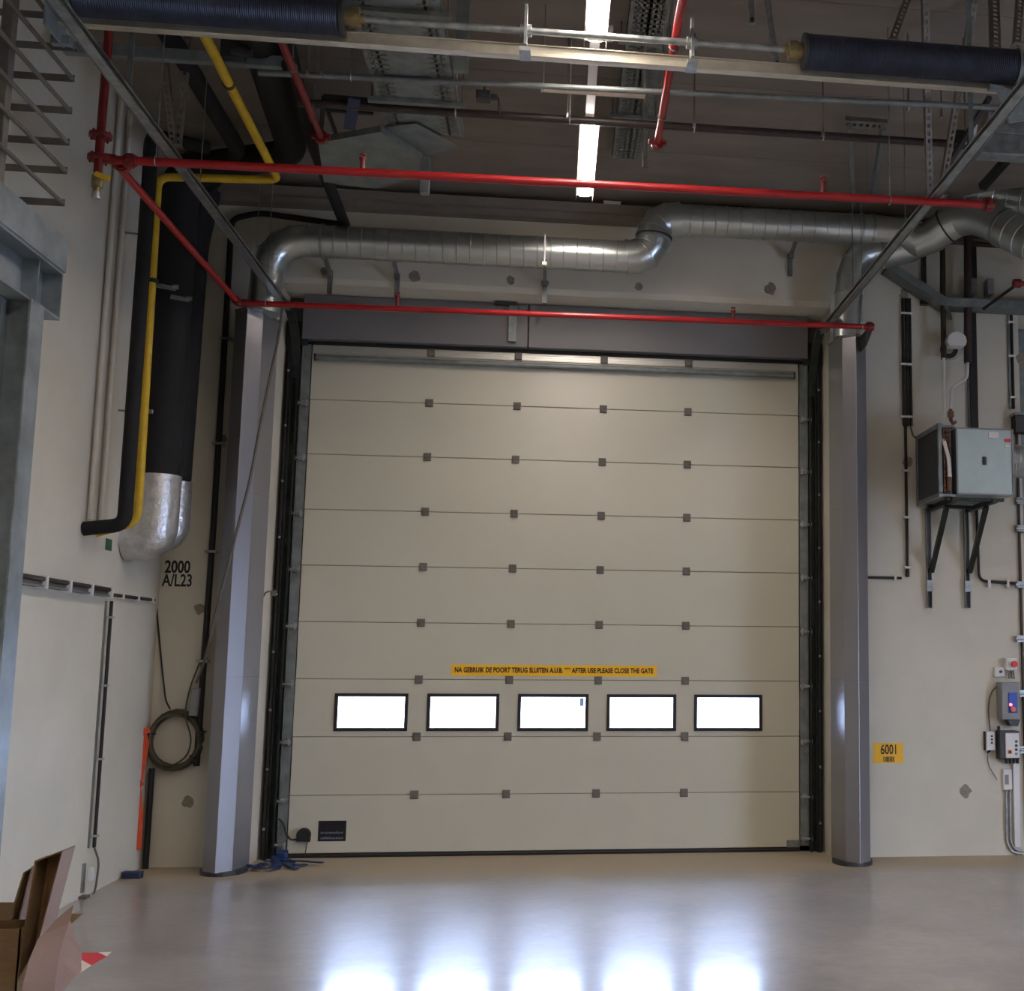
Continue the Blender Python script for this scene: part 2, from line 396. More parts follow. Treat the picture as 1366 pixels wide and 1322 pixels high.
# yellow strip sign
q0, q1 = at(602, 887, Y=0), at(876, 902, Y=0); zc = (q0.z+q1.z)/2
sg = thing('strip_sign', (0, -.001, q1.z), 'long yellow strip with black Dutch and English text above the door windows', 'sign')
MB().box(q0.x, q1.x, -.003, -.0005, zc-.05, zc+.05).build('backing', 'sign', sg)
text('NA GEBRUIK DE POORT TERUG SLUITEN A.U.B. *** AFTER USE PLEASE CLOSE THE GATE', .062, ((q0.x+q1.x)/2, -.003, zc), 'ink', sg, width=(q1.x-q0.x)*.965, bold=.0022)

# ================================================================ DOOR TRACKS
for sx, side in ((-1, 'left'), (1, 'right')):
    t = thing('door_track', (sx*2.4, -.06, 0), 'dark %s guide rail of the big door, curving back under the ceiling' % side, 'door track', None)
    x = sx*2.372
    b = MB()
    b.box(x-.03, x+.03, -.02, -.012, 0, 4.22); b.box(x-sx*.03, x-sx*.034, -.075, -.012, 0, 4.22); b.box(x+sx*.03, x+sx*.034, -.075, -.012, 0, 4.22)
    b.box(x-sx*.034, x-sx*.02, -.079, -.075, 0, 4.22); b.box(x+sx*.034, x+sx*.02, -.079, -.075, 0, 4.22)
    b.build('vertical_rail', 'track', t)
    b = MB(); b.box(x+sx*.035, x+sx*.06, -.10, -.095, 0, 4.62); b.box(x+sx*.036, x+sx*.041, -.10, .0, 0, 4.62)
    b.build('mounting_angle', 'dark', t)
    b = MB()
    for k in range(9): b.box(x+sx*.04, x+sx*.058, -.112, -.1, .25+k*.5, .27+k*.5)
    tag(b.build('fixing_bolts', 'galv', t), 'small bright bolts along the dark angle', kind='stuff')
    cpts = []
    for k in range(11):
        a = k/10*math.pi/2; cpts.append(V((x, -.045-.44*(1-math.cos(a)), 4.21+.515*math.sin(a))))
    b = MB()
    for k in range(10):
        a = (cpts[k+1]-cpts[k]).normalized(); nrm = a.cross(V((1,0,0))).normalized()
        b.bar(cpts[k], cpts[k+1]+a*.005, .066, .006, tuple(nrm))
        for e in (-1, 1): b.bar(cpts[k]+V((e*.033,0,0))+nrm*.025, cpts[k+1]+V((e*.033,0,0))+nrm*.025, .005, .05, tuple(nrm))
    b.build('curved_rail', 'track', t)
    xe = sx*2.372; ze = 4.727
    b = MB(); b.box(xe+sx*.026, xe+sx*.029, -5.75, -.46, ze-.018, ze+.032); b.box(xe-sx*.018, xe+sx*.028, -5.75, -.46, ze+.029, ze+.032); b.box(xe-sx*.018, xe+sx*.028, -5.75, -.46, ze-.018, ze-.015)
    b.box(xe-sx*.020, xe-sx*.017, -5.75, -.46, ze-.018, ze-.007); b.box(xe-sx*.020, xe-sx*.017, -5.75, -.46, ze+.02, ze+.032)
    b.build('horizontal_rail', 'galv', t)
    b = MB(); xo = xe+sx*.033
    b.box(xo-.002, xo+.002, -5.75, -.5, ze-.022, ze+.05); b.box(xo, xo-sx*.025, -5.75, -.5, ze+.047, ze+.05)
    b.build('stiffening_angle', 'galvd', t)
    for yy in (-1.55, -3.05, -4.4):
        MB().bar((xe+sx*.02, yy, ze+.036), (xe+sx*.02, yy, ZC), .006 if yy != -4.4 else .03, .006).build('hanger', 'galvd', t)
    # flag bracket at the top corner
    b = MB(); b.box(sx*2.27, sx*2.46, -.09, -.08, 4.5, 4.72); b.build('corner_plate', 'track', t)

# ================================================================ TORSION SPRINGS
YS = -4.75
sp = thing('torsion_spring_assembly', (0, YS, 4.95), 'long steel shaft with thick dark blue springs spanning the top of view', 'door spring')
zs = 5.105
MB().tube([(-2.62, YS, zs-.01), (2.66, YS, zs+.01)], .019, 14).build('shaft', 'galv', sp, 40)
b = MB(); b.box(-2.7, 2.75, YS+.06, YS+.10, 4.985, 5.055); b.box(-2.7, 2.75, YS+.045, YS+.06, 4.985, 4.992); b.box(-2.7, 2.75, YS+.045, YS+.06, 5.048, 5.055)
b.build('mounting_rail', 'steelw', sp, bevel=.003)
def coil(x0, x1, r, name):
    n = int(abs(x1-x0)/.011); b = MB(); pts = []; rs = []
    for i in range(n*2+1):
        pts.append((x0+(x1-x0)*i/(2*n), YS, zs)); rs.append(r if i % 2 else r-.004)
    return b.tube(pts, rs, 28, True).build(name, 'spring', sp, 60)
coil(1.31, 2.53, .097, 'spring'); coil(-2.55, -1.22, .097, 'spring')
for x, e in ((1.31, -1), (-1.22, 1)):
    b = MB(); b.tube([(x, YS, zs), (x+e*.02, YS, zs)], .10, 28); ring = b.build('spring_end_ring', 'dgrey', sp, 40)
    b = MB(); b.tube([(x+e*.02, YS, zs), (x+e*.055, YS, zs), (x+e*.056, YS, zs), (x+e*.1, YS, zs), (x+e*.101, YS, zs), (x+e*.125, YS, zs)], [.045,.045,.055,.055,.03,.03], 16); b.build('winding_plug', 'brass', ring, 40)
for x in (-.245, .665):
    b = MB()
    b.prism([(x-.008, YS-.06, 5.0), (x-.008, YS+.06, 5.0), (x-.008, YS+.05, 5.12), (x-.008, YS+.0, 5.25), (x-.008, YS-.02, 5.25), (x-.008, YS-.05, 5.12)], (.016,0,0))
    b.box(x-.03, x+.03, YS-.06, YS+.06, 4.96, 4.985)
    b.tube([(x-.03, YS, zs), (x+.03, YS, zs)], .034, 14)
    b.build('bearing_plate', 'galv', sp, 35)
b = MB(); b.tube([(2.53, YS, zs), (2.54, YS, zs), (2.545, YS, zs), (2.6, YS, zs), (2.605, YS, zs), (2.62, YS, zs)], [.105,.105,.08,.08,.11,.11], 24)
b.build('cable_drum', 'galvd', sp, 35)
b = MB(); b.tube([(-2.56, YS, zs), (-2.565, YS, zs), (-2.57, YS, zs), (-2.62, YS, zs), (-2.625, YS, zs), (-2.64, YS, zs)], [.105,.105,.08,.08,.11,.11], 24)
b.build('cable_drum', 'galvd', sp, 35)
for x in (-2.66, 2.66):
    b = MB(); b.box(x-.006, x+.006, YS-.09, YS+.16, 4.9, 5.24); b.box(x-.05, x+.05, YS+.11, YS+.15, 4.9, 4.95)
    b.build('end_bearing_plate', 'beam', sp, bevel=.003)
b = MB(); b.prism([(2.42,YS+.02,4.985),(2.62,YS+.02,4.985),(2.60,YS+.02,4.80),(2.5,YS+.02,4.78)], (0,.012,0)); b.box(2.38,2.46,YS,YS+.04,4.965,4.99)
b.build('gusset_plate', 'beam', sp)

# ================================================================ AIR CURTAIN COLUMNS
def column(sx, sc, label):
    P = [(2.40,-.52),(2.458,-.80),(2.56,-.90),(2.675,-.80),(2.70,-.60),(2.60,-.44),(2.46,-.44)]
    cx, cy = 2.40, -.7
    P = [(cx+(x-cx)*sc+(.03 if sx < 0 else .022), y) for x, y in P]
    if sx < 0: P = [(-x, y) for x, y in P]
    mx = sum(p[0] for p in P)/7; my = sum(p[1] for p in P)/7
    c = thing('air_curtain_column', (mx, my, 0), label, 'column', 'grey steel columns beside the big door')
    b = MB(); b.prism([(x, y, .03) for x, y in P], (0, 0, 4.55)); b.build('casing', 'lilac', c, bevel=.004)
    b = MB(); b.prism([(mx+.17*sc*math.cos(a*math.pi/12), my-.02+.215*math.sin(a*math.pi/12), 0) for a in range(24)], (0,0,.034)); b.build('base_ring', 'dgrey', c)
    b = MB(); b.prism([(mx+(x-mx)*1.03, my+(y-my)*1.03, 4.58) for x, y in P], (0,0,.02)); b.build('top_cap', 'galvd', c)
    for z in (1.55, 3.05):
        b = MB(); b.prism([(mx+(x-mx)*1.006, my+(y-my)*1.006, z) for x, y in P], (0,0,.006)); b.build('sheet_joint', 'greyp', c)
    return c
column(-1, 1.05, 'wide faceted grey steel column left of the big door, with a cable hanging across it')
column(1, 1.0, 'faceted grey steel column right of the big door, below a silver elbow')

# ================================================================ SPIRAL DUCTS
def ductpart(pts, r, parent, name='duct_section', ridge=.115):
    pts = [V(p) for p in pts]; P = []; R = []
    for i in range(len(pts)-1):
        a, c = pts[i], pts[i+1]; L = (c-a).length; n = max(1, round(L/ridge)); d = (c-a)/n
        for k in range(n):
            p = a+d*k; P += [p, p+d*.88, p+d*.92, p+d*.96]; R += [r, r, r+.006, r+.006]
    P.append(pts[-1]); R.append(r)
    return MB().tube(P, R, 32, True).build(name, 'duct', parent, 30)
def elbow(a, corner, c, r, parent, n=4):
    a, corner, c = V(a), V(corner), V(c); pts = []
    for k in range(n+1):
        t = k/n; pts.append(a*(1-t)**2+corner*2*t*(1-t)+c*t*t)
    P = [pts[0]]; R = [r]
    o = MB().tube(pts, r, 32, True)
    for i, p in enumerate(pts):
        d = (pts[min(i+1, n)]-pts[max(i-1, 0)]).normalized()
        o.tube([p-d*.006, p+d*.006], r+.006, 32, True)
    return o.build('elbow', 'duct', parent, 20)
def collar(p, d, r, parent, name='clamp', m='galv', w=.03):
    d = V(d).normalized(); p = V(p)
    return MB().tube([p-d*w/2, p-d*w/2*.99, p+d*w/2*.99, p+d*w/2], [r+.008, r+.012, r+.012, r+.008], 32, True).build(name, m, parent, 30)
YD = -.78; r = .138
d1 = thing('spiral_duct', (-1, YD, 5.1), 'galvanised spiral duct over the door, stepping up at a bright elbow near the middle', 'duct')
zl = at(700, 336, Y=YD).z; zr = at(1000, 298, Y=YD).z
xlc = at(365, 350, Y=YD).x
xa = at(852, 340, Y=YD).x
ductpart([(xlc+.28, YD, zl), (xa-.08, YD, zl)], r, d1)
elbow((xlc+.28, YD, zl), (xlc, YD, zl), (xlc-.04, YD-.01, zl-.27), r, d1)
MB().tube([(xlc-.04, YD-.01, zl-.27), (xlc-.06, YD-.01, 4.58)], r-.004, 32).build('drop_section', 'duct', d1, 30)
elbow((xa-.10, YD, zl), (xa+.11, YD, zl-.0), (xa+.13, YD-.02, zl+.20), r+.012, d1, 4)
elbow((xa+.13, YD-.02, zr-.22), (xa+.11, YD, zr+.0), (xa+.36, YD, zr), r+.014, d1, 4)
MB().tube([(xa+.13, YD-.02, zl+.19), (xa+.13, YD-.02, zr-.21)], r+.01, 32).build('duct_section', 'duct', d1, 30)
collar((xa+.13, YD-.02, (zl+zr)/2), (.05, 0, .5), r+.014, d1, 'joint_collar', 'dgrey', .012)
xr = at(1165, 300, Y=YD).x
ductpart([(xa+.34, YD, zr), (xr, YD, zr)], r, d1)
for x, z in ((at(430, 340, Y=YD).x, zl), (at(727, 336, Y=YD).x, zl), (xr-.02, zr), (xr-.12, zr)):
    k = collar((x, YD, z), (1,0,0), r, d1, w=.02)
for px in (430, 727, 1065, 523):
    x = at(px, 340, Y=YD).x; z = zl if px < 900 else zr
    b = MB(); b.bar((x, YB-.002, z-.17), (x, YB-.1, z-.17), .04, .04); b.bar((x, YB-.02, z-.34), (x, YB-.02, z-.13), .04, .03); b.bar((x, YB-.02, z-.16), (x, YD+.1, z-.10), .03, .03)
    b.build('wall_bracket', 'galvd', d1)
# bright U-shaped strap over the lower duct
b = MB(); x = at(727, 336, Y=YD).x; b.bar((x, YD-r-.012, zl-.13), (x, YD-r-.012, zl+.12), .012, .006); b.box(x-.02, x+.02, YD-r-.02, YD-r+.01, zl-.16, zl-.13)
b.build('strap', 'white', d1)
# right-hand network
d2 = thing('branching_duct', (3, -1, 5.3), 'galvanised duct junction at upper right with several elbows leaving the picture', 'duct')
n0 = V((xr, YD, zr)); n1 = at(1228, 312, Y=-.95); n2 = at(1262, 296, Y=-1.1); n3 = at(1312, 284, Y=-1.35); n4 = at(1400, 322, Y=-1.9); n5 = at(1560, 400, Y=-2.6)
n1 = V((n1.x-.02, -.9, n1.z-.03))
def gores(P, R_, name='elbow'):
    return MB().tube([V(p) for p in P], R_, 32, True).build(name, 'duct', d2, 18)
G = [n0, n0+V((.12,-.03,-.02)), at(1208, 312, Y=-.86), at(1228, 322, Y=-.92), at(1246, 314, Y=-1.0), at(1262, 302, Y=-1.08)]
gores(G, [r, r, .145, .15, .15, .15])
G2 = [at(1262, 302, Y=-1.08), at(1278, 293, Y=-1.16), at(1298, 289, Y=-1.28), at(1320, 294, Y=-1.42), at(1340, 304, Y=-1.56)]
gores(G2, [.15, .15, .155, .16, .16])
n3, n4 = G2[-1], at(1400, 336, Y=-1.95)
ductpart([n3, n4, at(1560, 420, Y=-2.8), at(1560, 420, Y=-2.8)+V((3.4, -.3, 0))], .16, d2, ridge=.13)
collar(G[2], G[3]-G[1], .145, d2, 'joint_collar', 'dgrey', .012)
collar(G2[0], G2[1]-G[4], .15, d2, 'joint_collar', 'dgrey', .012)
collar(n3, n4-n3, .16, d2, 'joint_collar', 'galv', .03)
# dark upper duct behind it
ductpart([at(1225, 245, Y=-.75), at(1330, 262, Y=-1.1), at(1460, 300, Y=-1.5)+V((0,0,.12)), at(1460, 300, Y=-1.5)+V((4, -.2, .12))], .15, d2, ridge=.13)
# branch down to the right column
cxr = 2.55
e0 = at(1180, 335, Y=-.72); e1 = V((cxr+.02, -.70, at(1128, 392, Y=-.70).z))
elbow(e0, (cxr+.02, -.71, e0.z+.04), e1, r-.01, d2, 5)
MB().tube([e1, (cxr, -.70, 4.6)], r-.012, 32).build('drop_section', 'duct', d2, 30)
MB().tube([e0+V((-.04,0,-.02)), e0+V((.25, -.06, .05))], .15, 32).build('saddle_section', 'duct', d2, 30)

# ================================================================ SPRINKLER PIPES
red = thing('red_sprinkler_pipe', (-2.75, -3.76, 4.0), 'red sprinkler pipe loop crossing in front of the door, with a flanged riser at left', 'pipe')
zp = 4.64
uL, uR = at(150, 213, Y=-3.76), at(1318, 273, Y=-3.76); lL, lR = at(318, 404, Y=-1.12), at(1160, 436, Y=-1.12)
MB().tube([uL, uR], .026, 14).build('front_pipe', 'red', red, 40)
MB().tube([lL, lR], .024, 14).build('rear_pipe', 'red', red, 40)
MB().tube([uL+V((0,.04,-.0)), lL+V((-.0,-.03,0))], .024, 14).build('side_pipe', 'red', red, 40)
MB().tube(fillet([lL+V((0,-.09,0)), lL, lL+V((.09,0,0))], .05, 4), .033, 14).build('elbow_fitting', 'redd', red, 40)
def couple(p, d, name='coupling'):
    p = V(p); d = V(d).normalized(); b = MB()
    b.tube([p-d*.035, p-d*.02, p-d*.019, p+d*.019, p+d*.02, p+d*.035], [.034,.034,.045,.045,.034,.034], 14); s = frame(d)[1]
    b.bar(p-s*.055, p+s*.055, .022, .03)
    return b.build(name, 'redd', red, 35)
couple(uL+V((.10,0,.0)), uR-uL); couple(uL+V((.03,.08,0)), lL-uL)
couple(uR, uR-uL, 'end_cap'); couple(lR, lR-lL, 'end_cap')
for px, py, Y in ((483, 228, -3.76), (1098, 258, -3.76), (530, 408, -1.12), (978, 427, -1.12)):
    p = at(px, py, Y=Y); z = p.z+.02
    b = MB(); b.tube([(p.x, Y, z-.02), (p.x, Y, z+.045)], .014, 10); b.tube([(p.x, Y, z+.045), (p.x, Y, z+.055), (p.x, Y, z+.056), (p.x, Y, z+.062)], [.018,.018,.022,.022], 12)
    b.bar((p.x-.016, Y, z+.055), (p.x-.012, Y, z+.085), .004, .006); b.bar((p.x+.016, Y, z+.055), (p.x+.012, Y, z+.085), .004, .006)
    b.tube([(p.x, Y, z+.085), (p.x, Y, z+.09)], .02, 12)
    b.build('sprinkler_head', 'redd', red, 40)
# riser with flanges and valve
rx = at(132, 212, Y=-3.78); RXx = rx.x
MB().tube([(RXx, -3.78, 4.545), (RXx, -3.78, ZC)], .025, 16).build('riser', 'redd', red, 40)
for py in (181, 211):
    z = at(130, py, Y=-3.78).z
    b = MB(); b.tube([(RXx, -3.78, z-.012), (RXx, -3.78, z+.012)], .064, 20)
    for k in range(6):
        a = k*math.pi/3; b.tube([(RXx+.05*math.cos(a), -3.78+.05*math.sin(a), z-.026), (RXx+.05*math.cos(a), -3.78+.05*math.sin(a), z+.026)], .007, 6)
    b.build('flange', 'redd', red, 40)
MB().tube([(RXx, -3.78, zp), uL+V((.02,0,0))], .032, 14).build('branch_fitting', 'redd', red, 40)
b = MB(); b.tube([(RXx, -3.78, 4.425), (RXx, -3.78, 4.455), (RXx, -3.78, 4.456), (RXx, -3.78, 4.525), (RXx, -3.78, 4.526), (RXx, -3.78, 4.555)], [.022,.022,.032,.032,.022,.022], 12)
b.build('ball_valve', 'brass', red, 40)
MB().bar((RXx+.0, -3.815, 4.525), (RXx+.08, -3.815, 4.495), .02, .03).build('valve_lever', 'yellow', red)
MB().tube([(RXx, -3.78, 4.385), (RXx, -3.78, 4.425)], .025, 12).build('hose_nozzle', 'galv', red, 40)
for px, py, Y in ((208, 215, -3.76), (1187, 268, -3.76), (355, 405, -1.12), (1150, 436, -1.12)):
    p = at(px, py, Y=Y); b = MB(); b.torus(p, (1,0,0), .028, .004, 16, 6); b.tube([p+V((0,0,.03)), (p.x, Y, ZC)], .004, 6)
    b.build('pipe_hanger', 'galv', red)
b = MB(); b.prism([(lR.x-.03, -1.1, lR.z-.03), (lR.x+.03, -1.1, lR.z-.03), (lR.x-.02, -1.1, lR.z-.16)], (0, .70, 0))
b.build('wall_bracket', 'dgrey', red)
for i, (p0, p1, lab) in enumerate((((365, 30), (428, 182), 'thin dark red pipe under the ceiling at upper left, running back past the grey conduit'),
                                   ((915, -28), (877, 190), 'red pipe under the ceiling right of the light strip, ending in a flange'))):
    a, c = at(*p0, Z=5.2), at(*p1, Z=5.2)
    t = thing('red_ceiling_pipe', c, lab, 'pipe')
    MB().tube([a, c], .024, 12).build('pipe_run', 'red' if i else 'redd', t, 40)
    d = (c-a).normalized(); b = MB(); b.tube([c-d*.01, c+d*.03], .045, 14); b.bar(c+V((-.06,0,0)), c+V((.06,0,0)), .03, .03); b.build('end_flange', 'redd', t, 40)
    for k in (.35, .8):
        p = a+(c-a)*k; b = MB(); b.torus(p, (0,1,0), .027, .004, 14, 6); b.tube([p+V((0,0,.03)), (p.x, p.y, ZC)], .004, 6); b.build('pipe_hanger', 'galvd', t)

# ================================================================ CEILING LIGHTS
lx = .152
lab = {0: 'white LED light strip nearest the door, hanging below the concrete ceiling', 1: 'LED light strip at the top edge of the picture, behind the spring shaft'}
proto = None
trk = tag(MB().box(lx-.03, lx+.03, -23, -1.35, 5.545, 5.60).build('light_trunking', 'white'), 'thin white trunking joining the ceiling light strips', 'light trunking')
def led(x, y0, y1, label, group, dm='led2'):
    t = thing('led_strip_light', (x, (y0+y1)/2, 5.5), label, 'ceiling light', group)
    b = MB(); b.box(x-.07, x+.07, y0-.03, y1+.03, 5.515, 5.545)
    for e in (-1, 1): b.box(x+e*.066, x+e*.07, y0-.03, y1+.03, 5.468, 5.515)
    b.build('housing', 'white', t)
    b = MB(); b.prism([(x-.042, y0, 5.512), (x-.042, y0, 5.500), (x-.028, y0, 5.494), (x+.028, y0, 5.494), (x+.042, y0, 5.500), (x+.042, y0, 5.512)], (0, y1-y0, 0)); b.build('diffuser', dm, t)
    for yy in (y0+.1, y1-.1): MB().tube([(x, yy, 5.60 if x == lx else 5.545), (x, yy, ZC)], .004, 6).build('suspension_wire', 'wire', t)
    return t
led(lx, -2.80, -1.47, lab[0], 'ceiling light strips in the row over the door', 'led')
led(lx, -5.30, -3.97, lab[1], 'ceiling light strips in the row over the door', 'led')
led(lx, -7.80, -6.47, 'third LED light strip of the row over the door, just above the picture', 'ceiling light strips in the row over the door', 'led')
for xx, nm in ((lx, 'in the row over the door'), (3.4, 'in the first bay to the right'), (6.6, 'in the second bay to the right')):  # unseen rows behind the camera, added for more frontal light
    for k in range(4):
        led(xx, -10.6-3.2*k, -8.4-3.2*k, ['nearest', 'second', 'third', 'farthest'][k]+' added LED strip light behind the viewpoint, '+nm, 'ceiling light strips '+nm)
led(6.6, -3.8, -2.0, 'LED strip light near the second door, out of view', None); led(6.6, -7.0, -5.2, 'LED strip light of the right bay level with the spring shaft, out of view', None)

# ================================================================ CONDUITS AND PIPES UNDER THE CEILING
def run(name, pts, r, m, label, cat='pipe', seg=12, fil=0, hang=(), hr=None, part='pipe_run', hangz=ZC, clipm='galv'):
    pts = [V(p) for p in pts]; base = min(pts, key=lambda p: p.z)
    t = thing(name, base, label, cat)
    MB().tube(fillet(pts, fil) if fil else pts, r, seg).build(part, m, t, 50)
    for p in hang:
        b = MB(); d = V((1,0,0)); b.torus(p, d, r+.004, .005, 14, 6)
        if hangz: b.tube([p+V((0,0,r)), (p.x, p.y, hangz)], .004, 6)
        b.build('pipe_hanger', clipm, t)
    return t
g = run('galvanised_conduit', [at(345, 97, Z=5.3), at(1400, 147, Z=5.3)], .019, 'galvd', 'grey galvanised conduit across the ceiling, with a brighter sleeve near the light', 'conduit',
        hang=[at(468, 103, Z=5.3), at(725, 117, Z=5.3), at(860, 126, Z=5.3), at(1211, 143, Z=5.3)])
MB().tube([at(722, 117, Z=5.3), at(724, 117.1, Z=5.3), at(858, 126, Z=5.3), at(860, 126.1, Z=5.3)], [.03,.027,.027,.03], 14).build('sleeve', 'steelw', g, 40)
run('dark_ceiling_pipe', [at(398, 137, Z=5.3), at(1288, 193, Z=5.3)], .027, 'brown', 'dark brown insulated pipe crossing below the ceiling behind the grey conduit', 'pipe',
    hang=[at(x, y, Z=5.3) for x, y in ((608, 150), (760, 159), (926, 170), (1098, 181))], clipm='steelw')
# small junction box on the conduit
p = at(646, 128, Z=5.27)
jb = thing('junction_box', p, 'small dark box clipped below the conduit left of the light strip', 'box')
MB().bbox(p.x-.05, p.x+.04, p.y-.03, p.y+.03, p.z-.035, p.z+.03, .008).build('body', 'dgrey', jb)
MB().torus(p+V((-.0,0,.05)), (1,0,0), .03, .008, 14, 6).build('pipe_clip', 'dark', jb)
MB().tube(fillet([p+V((.04,0,0)), p+V((.09,0,-.0)), p+V((.10,0,-.12))], .03), .006, 6).build('cable', 'dark', jb, 60)
MB().box(p.x+.04, p.x+.08, p.y-.015, p.y+.015, p.z-.02, p.z+.01).build('gland', 'dgrey', jb)

def perf(b, p, q, w, dep, n_dir, holes=.05):
    """perforated U channel from p to q; n_dir = direction the web faces"""
    p, q = V(p), V(q); d = (q-p).normalized(); nn = V(n_dir); nn = (nn-d*nn.dot(d)).normalized(); s = d.cross(nn).normalized()
    L = (q-p).length
    for e in (-1, 1):
        b.obox((p+q)/2+s*e*(w*.36), (d, s, nn), (L, w*.28, .003))
        b.obox((p+q)/2+s*e*(w*.5)-nn*dep/2, (d, s, nn), (L, .003, dep))
    k = 0
    while k*holes < L:
        b.obox(p+d*(k*holes), (d, s, nn), (holes*.45, w*.46, .003)); k += 1
def strut(p, q, label, w=.041, dep=.03, nd=(0,-1,0), m='rail', name='perforated_strut'):
    t = thing(name, p if V(p).z < V(q).z else q, label, 'metal strut')
    b = MB(); perf(b, p, q, w, dep, nd); b.build('channel', m, t)
    for e, c in ((p, 1), (q, -1)):
        e = V(e); MB().obox(e, ((1,0,0),(0,1,0),(0,0,1)), (w*1.6, w*1.6, .006)).build('end_plate', m, t)
    return t
strut(at(1190, 55, Y=-4.4), at(1212, -5, Z=5.85), 'slanting perforated strut above the right spring, leftmost of those above it')
strut(at(1241, 262, Y=-3.4), at(1235, -5, Z=5.85), 'upright perforated strut that crosses behind the right spring down to the red pipe')
strut(at(1256, 262, Y=-3.2), at(1302, -5, Z=5.85), 'leaning perforated strut right of the upright one behind the right spring')
strut(at(1329, 70, Y=-4.55), at(1327, -5, Z=5.85), 'broad perforated strut standing above the right end of the spring', .06)
strut(at(1357, 60, Y=-4.55), at(1362, -5, Z=5.85), 'perforated strut at the right picture edge above the spring drum')
strut(at(236, 195, Y=-2.9), at(253, 30, Z=5.85), 'perforated strut hanging left of the yellow pipe at upper left')
strut(at(230, 190, Y=-2.4), at(214, 40, Z=5.85), 'dim perforated strut behind the black pipe at upper left')
strut(at(861, 225, Z=5.4), at(861, 40, Z=5.78), 'slender perforated hanger right of the light strip', .03)
# trapeze frame above the right duct
t = thing('trapeze_frame', at(1150, 290, Y=-1.1), 'narrow inverted-U steel frame hanging over the right-hand duct', 'metal frame')
ya = -2.3; A1, A2 = at(1127, 165, Z=5.72), at(1183, 169, Z=5.72)
b = MB(); perf(b, A1, A2, .06, .05, (0,-.5,-1)); b.build('cross_bar', 'rail', t)
MB().bar(at(1134, 168, Z=5.70), at(1139, 272, Y=-1.0), .05, .03, (0,1,0)).build('leg', 'galvd', t)
MB().bar(at(1178, 170, Z=5.70), at(1163, 266, Y=-1.0), .05, .03, (0,1,0)).build('leg', 'galvd', t)
MB().bar(at(1155, 160, Z=5.84), at(1157, 280, Y=-1.0), .008, .008).build('threaded_rod', 'wire', t)
# perforated trays
def tray(name, x0, x1, y0, y1, z, label, m, pitch=.06, h=.05):
    t = thing(name, ((x0+x1)/2, (y0+y1)/2, z), label, 'cable tray')
    b = MB(); b.box(x0, x0+.004, y0, y1, z, z+h); b.box(x1-.004, x1, y0, y1, z, z+h); b.build('side_flange', m, t)
    b = MB(); w = x1-x0
    lanes = [(0, .03), (.05, .06), (.08, .1), (.14, w-.14), (w-.1, w-.08), (w-.06, w-.05), (w-.03, w)]
    for a, c in lanes:
        if c > a: b.box(x0+a, x0+c, y0, y1, z, z+.003)
    y = y0
    while y < y1: b.box(x0+.03, x0+.14, y, min(y+pitch*.6, y1), z, z+.003); b.box(x1-.14, x1-.03, y, min(y+pitch*.6, y1), z, z+.003); y += pitch
    b.build('perforated_base', m, t)
    y = y0+.3
    while y < y1: MB().box(x0-.05, x1+.05, y, y+.04, z-.03, z-.002).build('support_bar', m, t); y += 1.1
    y = y0+.32
    while y < y1:
        for x in (x0-.03, x1+.03): MB().tube([(x, y, z-.03), (x, y, ZC)], .005, 6).build('threaded_rod', 'wire', t)
        y += 1.1
    return t
tray('perforated_cable_tray', -1.24, -.72, -7.0, -2.85, 5.32, 'wide perforated cable tray left of the light, running back below the ceiling', 'galvd')
tray('pale_cable_tray', .36, .62, -7.2, -1.7, 5.74, 'pale slotted cable tray against the ceiling just right of the light strip', 'galvd')
# bend of the wide tray
t = thing('tray_bend', at(500, 215, Z=5.2), 'flat angled tray piece where the wide cable tray turns left and back', 'cable tray')
Z = 5.27
poly = [at(*p, Z=Z) for p in ((424, 187), (508, 172), (562, 208), (566, 234), (500, 252), (432, 243))]
b = MB(); b.prism(poly, (0,0,.004)); b.build('base_sheet', 'galvd', t)
for i, j in ((0, 1), (1, 2), (2, 3)): MB().bar(poly[i]+V((0,0,.0)), poly[j]+V((0,0,.0)), .008, .045).build('side_flange', 'galvd', t)
poly2 = [at(*p, Z=Z+.03) for p in ((510, 170), (555, 165), (612, 196), (572, 207))]
MB().prism(poly2, (0,0,.004)).build('base_sheet', 'galvd', t)
MB().box(poly[2].x, poly[2].x+.06, poly[2].y, poly[2].y+.06, 5.0, Z).build('support_post', 'galvd', t)
# black frame and blue strap
t = thing('black_bracket_frame', at(465, 160, Z=5.2), 'small black steel frame beside the red pipe at upper left, holding a blue strap', 'metal frame')
F = [at(*p, Z=5.34) for p in ((432, 130), (498, 136), (498, 150), (432, 145))]
MB().bar(F[0], F[1], .05, .03).build('cross_bar', 'dark', t); MB().bar(F[3], F[2], .03, .03).build('cross_bar', 'dark', t)
MB().bar(F[0], at(427, 185, Z=5.2), .03, .03).build('leg', 'dark', t); MB().bar(at(438,150,Z=5.3), at(448, 178, Z=5.2), .02, .02).build('leg', 'dark', t)
st_ = tag(MB().bar(at(473, 131, Z=5.3), at(466, 172, Z=5.26), .075, .012, (0,0,1)).build('blue_strap', 'dblue'), 'wide dark blue strap draped over the black frame at upper left', 'strap')
